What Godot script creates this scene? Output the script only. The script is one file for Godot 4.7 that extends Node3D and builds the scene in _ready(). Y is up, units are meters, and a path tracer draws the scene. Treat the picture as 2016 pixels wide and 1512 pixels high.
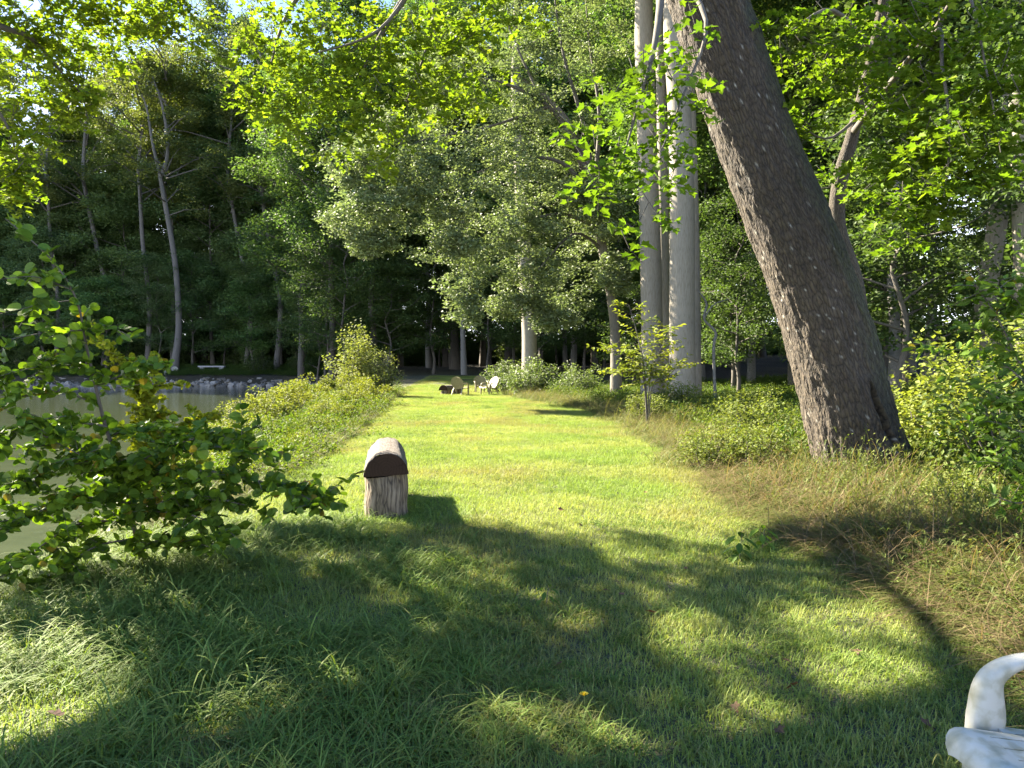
extends Node3D
# A sunlit lawn path between a pond and a dark wood, a leaning maple, a log bench and plastic garden chairs.

const FOCAL := 1523.0            # focal length in photograph pixels (2016 x 1512)
const EYE := Vector3(0, 1.6, 0)
const TILT := -0.0269            # camera looks 1.54 degrees down
var view := Basis(Vector3.RIGHT, TILT)
var R := RandomNumberGenerator.new()
var N := FastNoiseLite.new()     # soft ground noise
var mat := {}
var used := {}
const ORDER := ["first", "second", "third", "fourth", "fifth", "sixth", "seventh", "eighth", "ninth", "tenth", "eleventh", "twelfth", "thirteenth", "fourteenth"]

# ------------------------------------------------------------------ mesh collector
class Shape:
	var v := PackedVector3Array()
	var n := PackedVector3Array()
	var c := PackedColorArray()
	var uv := PackedVector2Array()
	var i := PackedInt32Array()
	func mesh(m: Material = null) -> ArrayMesh:
		var a := []
		a.resize(Mesh.ARRAY_MAX)
		a[Mesh.ARRAY_VERTEX] = v
		if n.size() == v.size(): a[Mesh.ARRAY_NORMAL] = n
		if c.size() == v.size(): a[Mesh.ARRAY_COLOR] = c
		if uv.size() == v.size(): a[Mesh.ARRAY_TEX_UV] = uv
		a[Mesh.ARRAY_INDEX] = i
		var am := ArrayMesh.new()
		am.add_surface_from_arrays(Mesh.PRIMITIVE_TRIANGLES, a)
		if m: am.surface_set_material(0, m)
		return am

# ------------------------------------------------------------------ naming helpers
func numbered(called: String) -> String:
	if not used.has(called):
		used[called] = 0
		return called
	used[called] += 1
	return "%s_%03d" % [called, used[called]]

func thing(called: String, label: String, category: String, at := Vector3.ZERO, turn := 0.0, group := "") -> Node3D:
	var o := Node3D.new()
	o.name = numbered(called)
	add_child(o)
	o.position = at
	o.rotation.y = turn
	tag(o, label, category, group)
	return o

func tag(o: Node, label: String, category := "", group := "", kind := "") -> void:
	if label: o.set_meta("label", label)
	if category: o.set_meta("category", category)
	if group: o.set_meta("group", group)
	if kind: o.set_meta("kind", kind)

func part(called: String, m: Mesh, material: Material, parent: Node) -> MeshInstance3D:
	var o := MeshInstance3D.new()
	o.name = called
	o.mesh = m
	if material: o.material_override = material
	parent.add_child(o, true)
	return o

func copy(o: Node3D, label: String, group := "") -> Node3D:
	var c: Node3D = o.duplicate()
	c.name = numbered(String(o.name).rstrip("0123456789").trim_suffix("_"))
	add_child(c)
	c.set_meta("label", label)
	if group: c.set_meta("group", group)
	return c

func rnd(a: float, b: float) -> float:
	return a + (b - a) * R.randf()

# a point seen at a photograph pixel, at a depth in metres in front of the camera
func at(px: float, py: float, d: float) -> Vector3:
	return EYE + view * Vector3((px - 1008.0) / FOCAL * d, (756.0 - py) / FOCAL * d, -d)

func seen_size(p: Vector3, size: float) -> float:
	var q := view.transposed() * (p - EYE)
	if q.z > -0.3: return 0.0
	var x := q.x / -q.z * FOCAL
	var y := q.y / -q.z * FOCAL
	if absf(x) > 1000.0 or absf(y) > 750.0: return 0.0
	return size / -q.z

# ------------------------------------------------------------------ terrain
const BANK_Z := [0.0, -6.5, -10.0, -15.0, -20.0, -27.0, -40.0, -60.0, -80.0]
const BANK_X := [-4.2, -4.5, -5.0, -5.9, -7.2, -9.0, -11.5, -15.0, -19.0]

func bank_x(z: float) -> float:
	if z >= BANK_Z[0]: return BANK_X[0]
	for k in BANK_Z.size() - 1:
		if z >= BANK_Z[k + 1]:
			return lerpf(BANK_X[k], BANK_X[k + 1], (BANK_Z[k] - z) / (BANK_Z[k] - BANK_Z[k + 1]))
	return BANK_X[-1]

func in_pond(x: float, z: float) -> float:   # metres inside the pond's edge, negative on land
	var wob := 0.25 * N.get_noise_2d(x * 6.0, z * 6.0)
	return minf(minf(bank_x(z) - x, -6.3 + 0.06 * (x + 4.4) - z), z + 74.5 + 0.02 * x) + wob

func ground_y(x: float, z: float) -> float:
	var d := in_pond(x, z)
	var land := 0.05 * N.get_noise_2d(x * 8.0, z * 8.0) + 0.12 * N.get_noise_2d(x * 2.0, z * 2.0 + 50.0) * smoothstep(-8.0, -20.0, z)
	land += 1.2 * smoothstep(-40.0, -80.0, z) * (0.35 + 0.65 * smoothstep(0.0, 7.0, -d))
	land += 1.5 * smoothstep(6.0, 40.0, x)
	land += 5.0 * smoothstep(-95.0, -170.0, z)
	if x < -3.0: land -= 0.12 * smoothstep(-3.0, -4.2, x) * smoothstep(-30.0, -10.0, z)
	return lerpf(land, -1.6, smoothstep(-0.8, 1.4, d))

func on_ground(x: float, z: float) -> Vector3:
	return Vector3(x, ground_y(x, z), z)

func spaced(a: float, b: float, f0: float, f1: float, fine: float, coarse: float) -> PackedFloat32Array:
	var out := PackedFloat32Array()
	var x := a
	while x < b:
		out.append(x)
		var off := maxf(0.0, maxf(f0 - x, x - f1))
		x += minf(fine + off * 0.12, coarse)
	out.append(b)
	return out

func make_ground() -> void:
	var xs := spaced(-320.0, 320.0, -14.0, 10.0, 0.35, 14.0)
	var zs := spaced(-340.0, 120.0, -30.0, -1.0, 0.4, 14.0)
	# finer rows where the far shore dips into the water
	for z in range(0, 24): zs.append(-78.0 + z * 0.4)
	zs.sort()
	var s := Shape.new()
	var w := xs.size()
	for z in zs:
		for x in xs:
			s.v.append(Vector3(x, ground_y(x, z), z))
			var e := 0.15
			s.n.append(Vector3(ground_y(x - e, z) - ground_y(x + e, z), 2.0 * e, ground_y(x, z - e) - ground_y(x, z + e)).normalized())
			var d := in_pond(x, z)
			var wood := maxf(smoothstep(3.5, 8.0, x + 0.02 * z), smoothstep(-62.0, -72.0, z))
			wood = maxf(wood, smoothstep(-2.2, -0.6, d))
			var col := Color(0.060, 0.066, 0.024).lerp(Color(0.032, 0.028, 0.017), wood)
			col = col.lerp(Color(0.12, 0.10, 0.05), 0.5 * smoothstep(0.05, 0.5, N.get_noise_2d(x * 14.0, z * 14.0)))
			s.c.append(col)
	for j in zs.size() - 1:
		for k in w - 1:
			var a := j * w + k
			s.i.append_array([a, a + 1, a + w + 1, a, a + w + 1, a + w])
	var g := part("ground", s.mesh(), mat.soil, self)
	tag(g, "grassy ground of the lawn, banks and woodland floor", "", "", "structure")
	used["ground"] = 0
	var q := Shape.new()
	var y := -0.6
	q.v = PackedVector3Array([Vector3(-220, y, 30), Vector3(2, y, 30), Vector3(2, y, -80), Vector3(-220, y, -80)])
	q.n = PackedVector3Array([Vector3.UP, Vector3.UP, Vector3.UP, Vector3.UP])
	q.uv = PackedVector2Array([Vector2(0, 0), Vector2(222, 0), Vector2(222, 110), Vector2(0, 110)])
	q.i = PackedInt32Array([0, 3, 2, 0, 2, 1])
	var wtr := part("water", q.mesh(), mat.water, self)
	tag(wtr, "murky green pond water", "", "", "structure")

# ------------------------------------------------------------------ swept shapes
func smooth_path(pts: Array, steps: int) -> Array:   # Catmull-Rom through points (Vector4: w = radius)
	var out := []
	for k in pts.size() - 1:
		var p0: Vector4 = pts[maxi(k - 1, 0)]
		var p1: Vector4 = pts[k]
		var p2: Vector4 = pts[k + 1]
		var p3: Vector4 = pts[mini(k + 2, pts.size() - 1)]
		for t in steps:
			var u := float(t) / steps
			out.append(0.5 * (2.0 * p1 + (p2 - p0) * u + (2.0 * p0 - 5.0 * p1 + 4.0 * p2 - p3) * u * u + (3.0 * p1 - 3.0 * p2 + p3 - p0) * u * u * u))
	out.append(pts[-1])
	return out

func r4(p: Vector3, r: float) -> Vector4:
	return Vector4(p.x, p.y, p.z, r)

func p3(q: Vector4) -> Vector3:
	return Vector3(q.x, q.y, q.z)

# a tapered tube along Vector4 points; radius changed by bump(angle, along) when given
func tube(s: Shape, pts: Array, sides: int, col := Color.WHITE, close := true) -> void:
	var first := s.v.size()
	var dirn := (p3(pts[1]) - p3(pts[0])).normalized()
	var side := dirn.cross(Vector3.FORWARD if absf(dirn.z) < 0.8 else Vector3.RIGHT).normalized()
	var along := 0.0
	for k in pts.size():
		var p := p3(pts[k])
		if k > 0: along += p.distance_to(p3(pts[k - 1]))
		var d2 := (p3(pts[mini(k + 1, pts.size() - 1)]) - p3(pts[maxi(k - 1, 0)])).normalized()
		side = (side - d2 * side.dot(d2)).normalized()
		var up := d2.cross(side)
		var r: float = pts[k].w
		for a in sides + 1:
			var t := TAU * a / sides
			var nn := side * cos(t) + up * sin(t)
			s.v.append(p + nn * r)
			s.n.append(nn)
			s.c.append(col)
			s.uv.append(Vector2(float(a) / sides * maxf(1.0, roundf(TAU * pts[0].w / 0.5)), along / 0.5))
	var w := sides + 1
	for k in pts.size() - 1:
		for a in sides:
			var b := first + k * w + a
			s.i.append_array([b, b + w, b + 1, b + 1, b + w, b + w + 1])
	if close:
		var e := s.v.size()
		var q := p3(pts[-1])
		s.v.append(q); s.n.append((q - p3(pts[-2])).normalized()); s.c.append(col); s.uv.append(Vector2.ZERO)
		for a in sides:
			s.i.append_array([first + (pts.size() - 1) * w + a, e, first + (pts.size() - 1) * w + a + 1])

# a sheet of points P[j][k] with thickness along normals and cells left out where hole(j,k)
func sheet(P: Array, thick: float, holes: Dictionary) -> Shape:
	var rows := P.size()
	var cols: int = P[0].size()
	var Q := []
	for j in rows:
		var line := []
		for k in cols:
			var du: Vector3 = P[j][mini(k + 1, cols - 1)] - P[j][maxi(k - 1, 0)]
			var dv: Vector3 = P[mini(j + 1, rows - 1)][k] - P[maxi(j - 1, 0)][k]
			line.append(du.cross(dv).normalized())
		Q.append(line)
	var s := Shape.new()
	var h := thick / 2.0
	for j in rows:
		for k in cols:
			s.v.append(P[j][k] + Q[j][k] * h); s.n.append(Q[j][k])
	for j in rows:
		for k in cols:
			s.v.append(P[j][k] - Q[j][k] * h); s.n.append(-Q[j][k])
	var back := rows * cols
	var wall := func(a: int, b: int, out: Vector3) -> void:
		var f := s.v.size()
		for q in [a, b, a + back, b + back]:
			s.v.append(s.v[q]); s.n.append(out)
		var cr := (s.v[f + 1] - s.v[f]).cross(s.v[f + 2] - s.v[f])
		if cr.dot(out) < 0.0: s.i.append_array([f, f + 1, f + 2, f + 1, f + 3, f + 2])
		else: s.i.append_array([f, f + 2, f + 1, f + 1, f + 2, f + 3])
	for j in rows - 1:
		for k in cols - 1:
			if holes.has(j * 1000 + k): continue
			var a := j * cols + k
			s.i.append_array([a, a + cols, a + 1, a + 1, a + cols, a + cols + 1])
			s.i.append_array([back + a, back + a + 1, back + a + cols, back + a + 1, back + a + cols + 1, back + a + cols])
			var u: Vector3 = (P[j][k + 1] - P[j][k]).normalized()
			var w: Vector3 = (P[j + 1][k] - P[j][k]).normalized()
			if j == 0 or holes.has((j - 1) * 1000 + k): wall.call(a, a + 1, -w)
			if j == rows - 2 or holes.has((j + 1) * 1000 + k): wall.call(a + cols, a + cols + 1, w)
			if k == 0 or holes.has(j * 1000 + k - 1): wall.call(a, a + cols, -u)
			if k == cols - 2 or holes.has(j * 1000 + k + 1): wall.call(a + 1, a + cols + 1, u)
	return s

# a band of elliptical section along a path; each entry [centre, half width, half thickness, width direction]
func band(s: Shape, path: Array, sides := 14) -> void:
	var first := s.v.size()
	for k in path.size():
		var d2: Vector3 = (path[mini(k + 1, path.size() - 1)][0] - path[maxi(k - 1, 0)][0]).normalized()
		var wd: Vector3 = path[k][3]
		wd = (wd - d2 * wd.dot(d2)).normalized()
		var up := d2.cross(wd)
		for a in sides + 1:
			var t := TAU * a / sides
			var ct := cos(t)
			var st := sin(t)
			s.v.append(path[k][0] + wd * path[k][1] * signf(ct) * pow(absf(ct), 0.7) + up * path[k][2] * signf(st) * pow(absf(st), 0.7))
			s.n.append((wd * ct / path[k][1] + up * st / path[k][2]).normalized())
	var w := sides + 1
	for k in path.size() - 1:
		for a in sides:
			var b := first + k * w + a
			s.i.append_array([b, b + w, b + 1, b + 1, b + w, b + w + 1])
	for end in [0, path.size() - 1]:
		var e := s.v.size()
		s.v.append(path[end][0])
		s.n.append((path[end][0] - path[1 if end == 0 else end - 1][0]).normalized())
		for a in sides:
			if end == 0: s.i.append_array([first + a, first + a + 1, e])
			else: s.i.append_array([first + end * w + a, e, first + end * w + a + 1])

# ------------------------------------------------------------------ leaf shapes (stem at the origin, tip along +z, face up +y)
func leaf_from(outline: Array, lift: float, centre: float) -> Shape:   # outline: half of the rim as Vector2(x, z), from stem to tip
	var s := Shape.new()
	s.v.append(Vector3(0, 0, 0))
	s.v.append(Vector3(0, -lift * 0.3, centre))
	var tip: Vector2 = outline[-1]
	s.v.append(Vector3(0, -lift * 0.8, tip.y))
	for sd in [1.0, -1.0]:
		var prev := 0
		for k in outline.size() - 1:
			var p: Vector2 = outline[k]
			s.v.append(Vector3(p.x * sd, lift * p.x * 1.6 - lift * 0.5 * p.y, p.y))
			var cur := s.v.size() - 1
			s.i.append_array([1, prev, cur])
			prev = cur
		s.i.append_array([1, prev, 2])
	for p in s.v: s.uv.append(Vector2(p.x + 0.5, p.z))
	return s

# midrib and side veins, a little lighter than the blade, with faint mottling
func vein_texture() -> ImageTexture:
	var im := Image.create(96, 96, false, Image.FORMAT_RGB8)
	var f := FastNoiseLite.new()
	f.frequency = 0.08
	for y in 96:
		for x in 96:
			var u := absf(x / 95.0 - 0.5)
			var v := y / 95.0
			var k := 0.86 + 0.10 * f.get_noise_2d(x, y)
			if u < 0.016: k = 1.0
			var rib := fposmod((v - u * 0.8) * 8.0, 1.0)
			if rib < 0.13: k = maxf(k, 0.96)
			im.set_pixel(x, y, Color(k, k, k * 0.98).linear_to_srgb())
	return ImageTexture.create_from_image(im)

func maple_leaf() -> ArrayMesh:
	return leaf_from([Vector2(0.16, -0.06), Vector2(0.42, 0.02), Vector2(0.33, 0.2), Vector2(0.56, 0.52), Vector2(0.24, 0.56), Vector2(0.18, 0.78), Vector2(0.0, 1.0)], 0.16, 0.36).mesh()

func round_leaf() -> ArrayMesh:
	return leaf_from([Vector2(0.2, 0.08), Vector2(0.37, 0.27), Vector2(0.43, 0.5), Vector2(0.37, 0.75), Vector2(0.2, 0.94), Vector2(0.0, 0.98)], 0.2, 0.5).mesh()

func oval_leaf() -> ArrayMesh:
	return leaf_from([Vector2(0.13, 0.18), Vector2(0.23, 0.45), Vector2(0.18, 0.75), Vector2(0.0, 1.0)], 0.22, 0.5).mesh()

func leaf_basis(normal: Vector3, heading: Vector3, size: float) -> Basis:
	var z := (heading - normal * heading.dot(normal)).normalized()
	return Basis(normal.cross(z), normal, z).scaled(Vector3.ONE * size)

func random_leaf(p: Vector3, size: float, lean := 0.6) -> Transform3D:
	var nn := (Vector3.UP + Vector3(R.randfn(), R.randfn(), R.randfn()) * lean).normalized()
	var t := R.randf() * TAU
	return Transform3D(leaf_basis(nn, Vector3(cos(t), -0.35, sin(t)), size), p)

# the leaves that show largest become parts of their own, the others one part of kind stuff
func foliage(parent: Node3D, m: Mesh, family: String, list: Array, tints: PackedColorArray, n_parts: int) -> void:
	var order := []
	if n_parts > 0:
		for k in list.size():
			var t: Transform3D = list[k]
			var sz := seen_size(t.origin + parent.position, t.basis.y.length())
			if sz > 0.0: order.append([sz, k])
		order.sort_custom(func(a, b): return a[0] > b[0])
	var picked := {}
	for k in mini(n_parts, order.size()):
		var id: int = order[k][1]
		picked[id] = true
		var o := part("leaf", m, leaf_tone(family, tints[id]), parent)
		o.transform = list[id]
	var mm := MultiMesh.new()
	mm.transform_format = MultiMesh.TRANSFORM_3D
	mm.use_colors = true
	mm.mesh = m
	mm.instance_count = list.size() - picked.size()
	var w := 0
	for k in list.size():
		if picked.has(k): continue
		mm.set_instance_transform(w, list[k])
		mm.set_instance_color(w, tints[k])
		w += 1
	if w == 0: return
	var mi := MultiMeshInstance3D.new()
	mi.name = "foliage"
	mi.multimesh = mm
	mi.material_override = mat[family]
	parent.add_child(mi, true)
	mi.set_meta("kind", "stuff")

var tones := {}
func leaf_tone(family: String, c: Color) -> Material:   # a handful of shared tones for single leaves
	var key := "%s %.2f %.2f" % [family, snappedf(c.g, 0.04), snappedf(c.r, 0.03)]
	if not tones.has(key):
		var m: StandardMaterial3D = mat[family].duplicate()
		m.vertex_color_use_as_albedo = false
		m.albedo_color = Color(c.r, c.g, c.b).linear_to_srgb()
		tones[key] = m
	return tones[key]

func tint(a: Color, b: Color, spread := 0.25) -> Color:
	var c := a.lerp(b, R.randf())
	return c * rnd(1.0 - spread, 1.0 + spread)

# ------------------------------------------------------------------ materials
func noise_tex(kind: int, freq: float, size: int, ramp: Array, octaves := 4, ret := -1, normal := false, sx := 1) -> NoiseTexture2D:
	var f := FastNoiseLite.new()
	f.noise_type = kind
	f.frequency = freq
	f.fractal_octaves = octaves
	f.seed = 7
	if ret >= 0: f.cellular_return_type = ret
	var t := NoiseTexture2D.new()
	t.width = size
	t.height = size * sx
	t.seamless = true
	t.noise = f
	if normal:
		t.as_normal_map = true
		t.bump_strength = 8.0
	if ramp:
		var g := Gradient.new()
		var off := PackedFloat32Array()
		var cols := PackedColorArray()
		for e in ramp:
			off.append(e[0]); cols.append(e[1].linear_to_srgb())
		g.offsets = off
		g.colors = cols
		t.color_ramp = g
	return t

func plain(c: Color, rough: float) -> StandardMaterial3D:
	var m := StandardMaterial3D.new()
	m.albedo_color = c.linear_to_srgb()
	m.roughness = rough
	return m

func leafy(rough: float, through: Color, spec := 0.5) -> StandardMaterial3D:
	var m := plain(Color.WHITE, rough)
	m.vertex_color_use_as_albedo = true
	m.metallic_specular = spec
	m.cull_mode = BaseMaterial3D.CULL_DISABLED
	m.backlight_enabled = true
	m.backlight = through.linear_to_srgb()
	return m

func make_materials() -> void:
	mat.soil = plain(Color.WHITE, 0.95)
	mat.soil.vertex_color_use_as_albedo = true
	mat.soil.uv1_triplanar = true
	mat.soil.uv1_world_triplanar = true
	mat.soil.uv1_scale = Vector3(0.9, 0.9, 0.9)
	mat.soil.albedo_texture = noise_tex(FastNoiseLite.TYPE_SIMPLEX, 0.03, 512, [[0.0, Color(0.35, 0.33, 0.3)], [0.5, Color(0.8, 0.8, 0.75)], [1.0, Color(1, 1, 1)]], 6)
	mat.soil.heightmap_enabled = true
	mat.soil.heightmap_scale = 3.0
	mat.soil.heightmap_texture = noise_tex(FastNoiseLite.TYPE_SIMPLEX, 0.05, 512, [], 5)
	# leaves and blades: colour comes from each leaf's own tint
	mat.maple = leafy(0.68, Color(0.9, 1.0, 0.35), 0.25)
	mat.alder = leafy(0.48, Color(0.9, 0.95, 0.3), 0.36)
	mat.glossy = leafy(0.5, Color(0.75, 0.85, 0.3), 0.32)
	mat.bush = leafy(0.65, Color(0.85, 0.85, 0.35), 0.28)
	mat.forest = leafy(0.6, Color(0.85, 0.9, 0.4), 0.32)
	mat.elm = leafy(0.58, Color(0.7, 0.75, 0.4), 0.4)
	mat.grass = leafy(0.6, Color(0.8, 0.8, 0.35), 0.28)
	mat.dead_leaf = leafy(0.7, Color(0.3, 0.25, 0.1))
	var veins := vein_texture()
	for m in [mat.maple, mat.alder, mat.glossy, mat.bush, mat.dead_leaf]: m.albedo_texture = veins
	# bark
	var cells := noise_tex(FastNoiseLite.TYPE_CELLULAR, 0.035, 512, [[0.0, Color(0.10, 0.09, 0.08)], [0.25, Color(0.55, 0.52, 0.48)], [0.6, Color(0.9, 0.88, 0.85)], [1.0, Color(1, 1, 1)]], 3, FastNoiseLite.RETURN_DISTANCE2_SUB)
	var cells_h := noise_tex(FastNoiseLite.TYPE_CELLULAR, 0.035, 512, [], 3, FastNoiseLite.RETURN_DISTANCE2_SUB)
	var rough_bark := plain(Color.WHITE, 0.9)
	rough_bark.vertex_color_use_as_albedo = true
	rough_bark.albedo_texture = cells
	rough_bark.heightmap_enabled = true
	rough_bark.heightmap_texture = cells_h
	rough_bark.heightmap_scale = 3.0
	rough_bark.uv1_scale = Vector3(0.8, 0.2, 1)
	mat.rough_bark = rough_bark
	var fine_bark: StandardMaterial3D = rough_bark.duplicate()
	fine_bark.uv1_scale = Vector3(1.0, 0.07, 1)
	fine_bark.heightmap_scale = 0.8
	fine_bark.albedo_texture = noise_tex(FastNoiseLite.TYPE_CELLULAR, 0.03, 512, [[0.0, Color(0.5, 0.47, 0.43)], [0.3, Color(0.85, 0.83, 0.8)], [1.0, Color(1, 1, 1)]], 4, FastNoiseLite.RETURN_DISTANCE2_SUB)
	mat.fine_bark = fine_bark
	mat.wood_bark = plain(Color(0.09, 0.08, 0.065), 0.9)
	mat.pale_bark = plain(Color(0.16, 0.155, 0.14), 0.85)
	for m in [mat.wood_bark, mat.pale_bark]:
		m.albedo_texture = noise_tex(FastNoiseLite.TYPE_SIMPLEX, 0.04, 256, [[0.0, Color(0.45, 0.43, 0.4)], [0.6, Color(0.9, 0.9, 0.88)], [1.0, Color(1, 1, 1)]], 4)
		m.uv1_scale = Vector3(1, 0.25, 1)
	# water: silty green, still, faint ripples
	var w := plain(Color(0.048, 0.060, 0.035), 0.03)
	w.metallic_specular = 0.5
	w.heightmap_enabled = true
	w.heightmap_scale = 0.35
	w.heightmap_texture = noise_tex(FastNoiseLite.TYPE_SIMPLEX, 0.012, 512, [], 4)
	w.uv1_scale = Vector3(0.35, 0.6, 1)
	w.albedo_texture = noise_tex(FastNoiseLite.TYPE_SIMPLEX, 0.004, 512, [[0.0, Color(0.8, 0.82, 0.8)], [0.55, Color(0.95, 0.95, 0.92)], [0.8, Color(1, 1, 1)], [1.0, Color(1.0, 0.95, 0.85)]], 3)
	mat.water = w
	# cut wood, plastic, stone
	var grain := noise_tex(FastNoiseLite.TYPE_SIMPLEX, 0.03, 256, [[0.0, Color(0.25, 0.21, 0.17)], [0.42, Color(0.6, 0.54, 0.48)], [0.6, Color(0.95, 0.92, 0.88)], [1.0, Color(1, 1, 1)]], 6)
	mat.bare_wood = plain(Color(0.135, 0.115, 0.096), 0.9)
	mat.bare_wood.heightmap_enabled = true
	mat.bare_wood.heightmap_texture = cells_h
	mat.bare_wood.heightmap_scale = 2.5
	mat.dark_end = plain(Color(0.050, 0.032, 0.021), 0.95)
	mat.dark_end.metallic_specular = 0.2
	mat.stump_bark = plain(Color(0.24, 0.19, 0.13), 0.9)
	mat.stump_bark.albedo_texture = cells
	mat.stump_bark.heightmap_enabled = true
	mat.stump_bark.heightmap_texture = cells_h
	mat.stump_bark.heightmap_scale = 2.0
	mat.stump_bark.uv1_scale = Vector3(0.6, 0.1, 1)
	mat.concrete = plain(Color(0.36, 0.37, 0.38), 0.85)
	mat.stone = plain(Color(0.33, 0.32, 0.30), 0.9)
	mat.plastic = plain(Color(0.215, 0.19, 0.105), 0.5)
	mat.white_plastic = plain(Color(0.40, 0.39, 0.34), 0.45)
	var dirt := noise_tex(FastNoiseLite.TYPE_SIMPLEX, 0.012, 512, [[0.0, Color(0.50, 0.50, 0.40)], [0.35, Color(0.74, 0.74, 0.66)], [0.5, Color(0.90, 0.90, 0.86)], [0.65, Color(1, 1, 1)], [1.0, Color(1, 1, 1)]], 5)
	for m in [mat.plastic, mat.white_plastic]:
		m.albedo_texture = dirt
		m.uv1_triplanar = true
		m.uv1_scale = Vector3(1.5, 1.5, 1.5)
	mat.dark_end.albedo_texture = ring_texture()
	for m in [mat.bare_wood, mat.stone, mat.concrete]:
		m.albedo_texture = grain
		m.uv1_triplanar = true
		m.uv1_scale = Vector3(2.5, 2.5, 2.5) if m != mat.bare_wood else Vector3(6, 6, 0.8)

# ------------------------------------------------------------------ camera, sky, sun
func make_light() -> void:
	var cam := Camera3D.new()
	cam.name = "camera"
	cam.fov = 52.8
	cam.near = 0.05
	cam.far = 900.0
	cam.transform = Transform3D(view, EYE)
	add_child(cam)
	cam.current = true
	var sky := ProceduralSkyMaterial.new()
	sky.sky_top_color = Color(0.019, 0.055, 0.145).linear_to_srgb()
	sky.sky_horizon_color = Color(0.86, 0.90, 0.92).linear_to_srgb()
	sky.sky_curve = 0.1
	sky.ground_bottom_color = Color(0.06, 0.07, 0.04).linear_to_srgb()
	sky.ground_horizon_color = Color(0.2, 0.22, 0.2).linear_to_srgb()
	var clouds := NoiseTexture2D.new()
	var f := FastNoiseLite.new()
	f.frequency = 0.006
	f.fractal_octaves = 5
	f.seed = 3
	clouds.noise = f
	clouds.width = 1024
	clouds.height = 512
	clouds.seamless = true
	var g := Gradient.new()
	g.offsets = PackedFloat32Array([0.0, 0.5, 0.75, 1.0])
	g.colors = PackedColorArray([Color(1, 1, 1, 0), Color(1, 1, 1, 0), Color(1, 1, 1, 0.6), Color(1, 1, 1, 0.9)])
	clouds.color_ramp = g
	sky.sky_cover = clouds
	sky.sky_cover_modulate = Color(1, 1, 1, 0.03)
	var s := Sky.new()
	s.sky_material = sky
	var e := Environment.new()
	e.background_mode = Environment.BG_SKY
	e.sky = s
	e.background_energy_multiplier = 1.1
	e.tonemap_mode = Environment.TONE_MAPPER_LINEAR
	e.tonemap_exposure = 10.0
	e.sdfgi_enabled = true
	e.ssao_enabled = true
	e.ssil_enabled = true
	var we := WorldEnvironment.new()
	we.name = "environment"
	we.environment = e
	add_child(we)
	var sun := DirectionalLight3D.new()
	sun.name = "sun"
	sun.light_energy = 1.6
	sun.light_color = Color(1.0, 0.95, 0.86)
	sun.light_angular_distance = 0.5
	sun.shadow_enabled = true
	add_child(sun)
	sun.look_at_from_position(Vector3(-0.77, 0.66, -0.52), Vector3.ZERO)

# ------------------------------------------------------------------ forest trees
# one crown: leaf-sized diamond faces in clumps round the twig ends
func add_leaf_face(s: Shape, p: Vector3, size: float, c: Color, lean: float) -> void:
	var nn := Vector3(R.randf() - 0.5, 0.45 / lean, R.randf() - 0.5).normalized() if R.randf() < 0.75 else Vector3(R.randf() - 0.5, R.randf() - 0.5, R.randf() - 0.5).normalized()
	var t := R.randf() * TAU
	var z := Vector3(cos(t), 0.0, sin(t))
	z = (z - nn * z.dot(nn)).normalized()
	var x := nn.cross(z)
	var b := s.v.size()
	var h := size * 0.5
	s.v.append(p - z * h)
	s.v.append(p + x * h * 0.62 + nn * h * 0.18)
	s.v.append(p + z * h)
	s.v.append(p - x * h * 0.62 + nn * h * 0.18)
	s.c.append(c); s.c.append(c); s.c.append(c); s.c.append(c)
	s.i.append_array([b, b + 1, b + 2, b, b + 2, b + 3])

func clump(s: Shape, centre: Vector3, rad: Vector3, count: int, size: float, a: Color, b: Color, lean := 1.0) -> void:
	var base := a.lerp(b, R.randf())
	for k in count:
		var d := Vector3(R.randfn(), R.randfn(), R.randfn())
		d = d.normalized() * pow(R.randf(), 0.45)
		add_leaf_face(s, centre + d * rad, size * rnd(0.65, 1.3), base.lerp(a.lerp(b, R.randf()), 0.5) * rnd(0.75, 1.25), lean)

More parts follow.
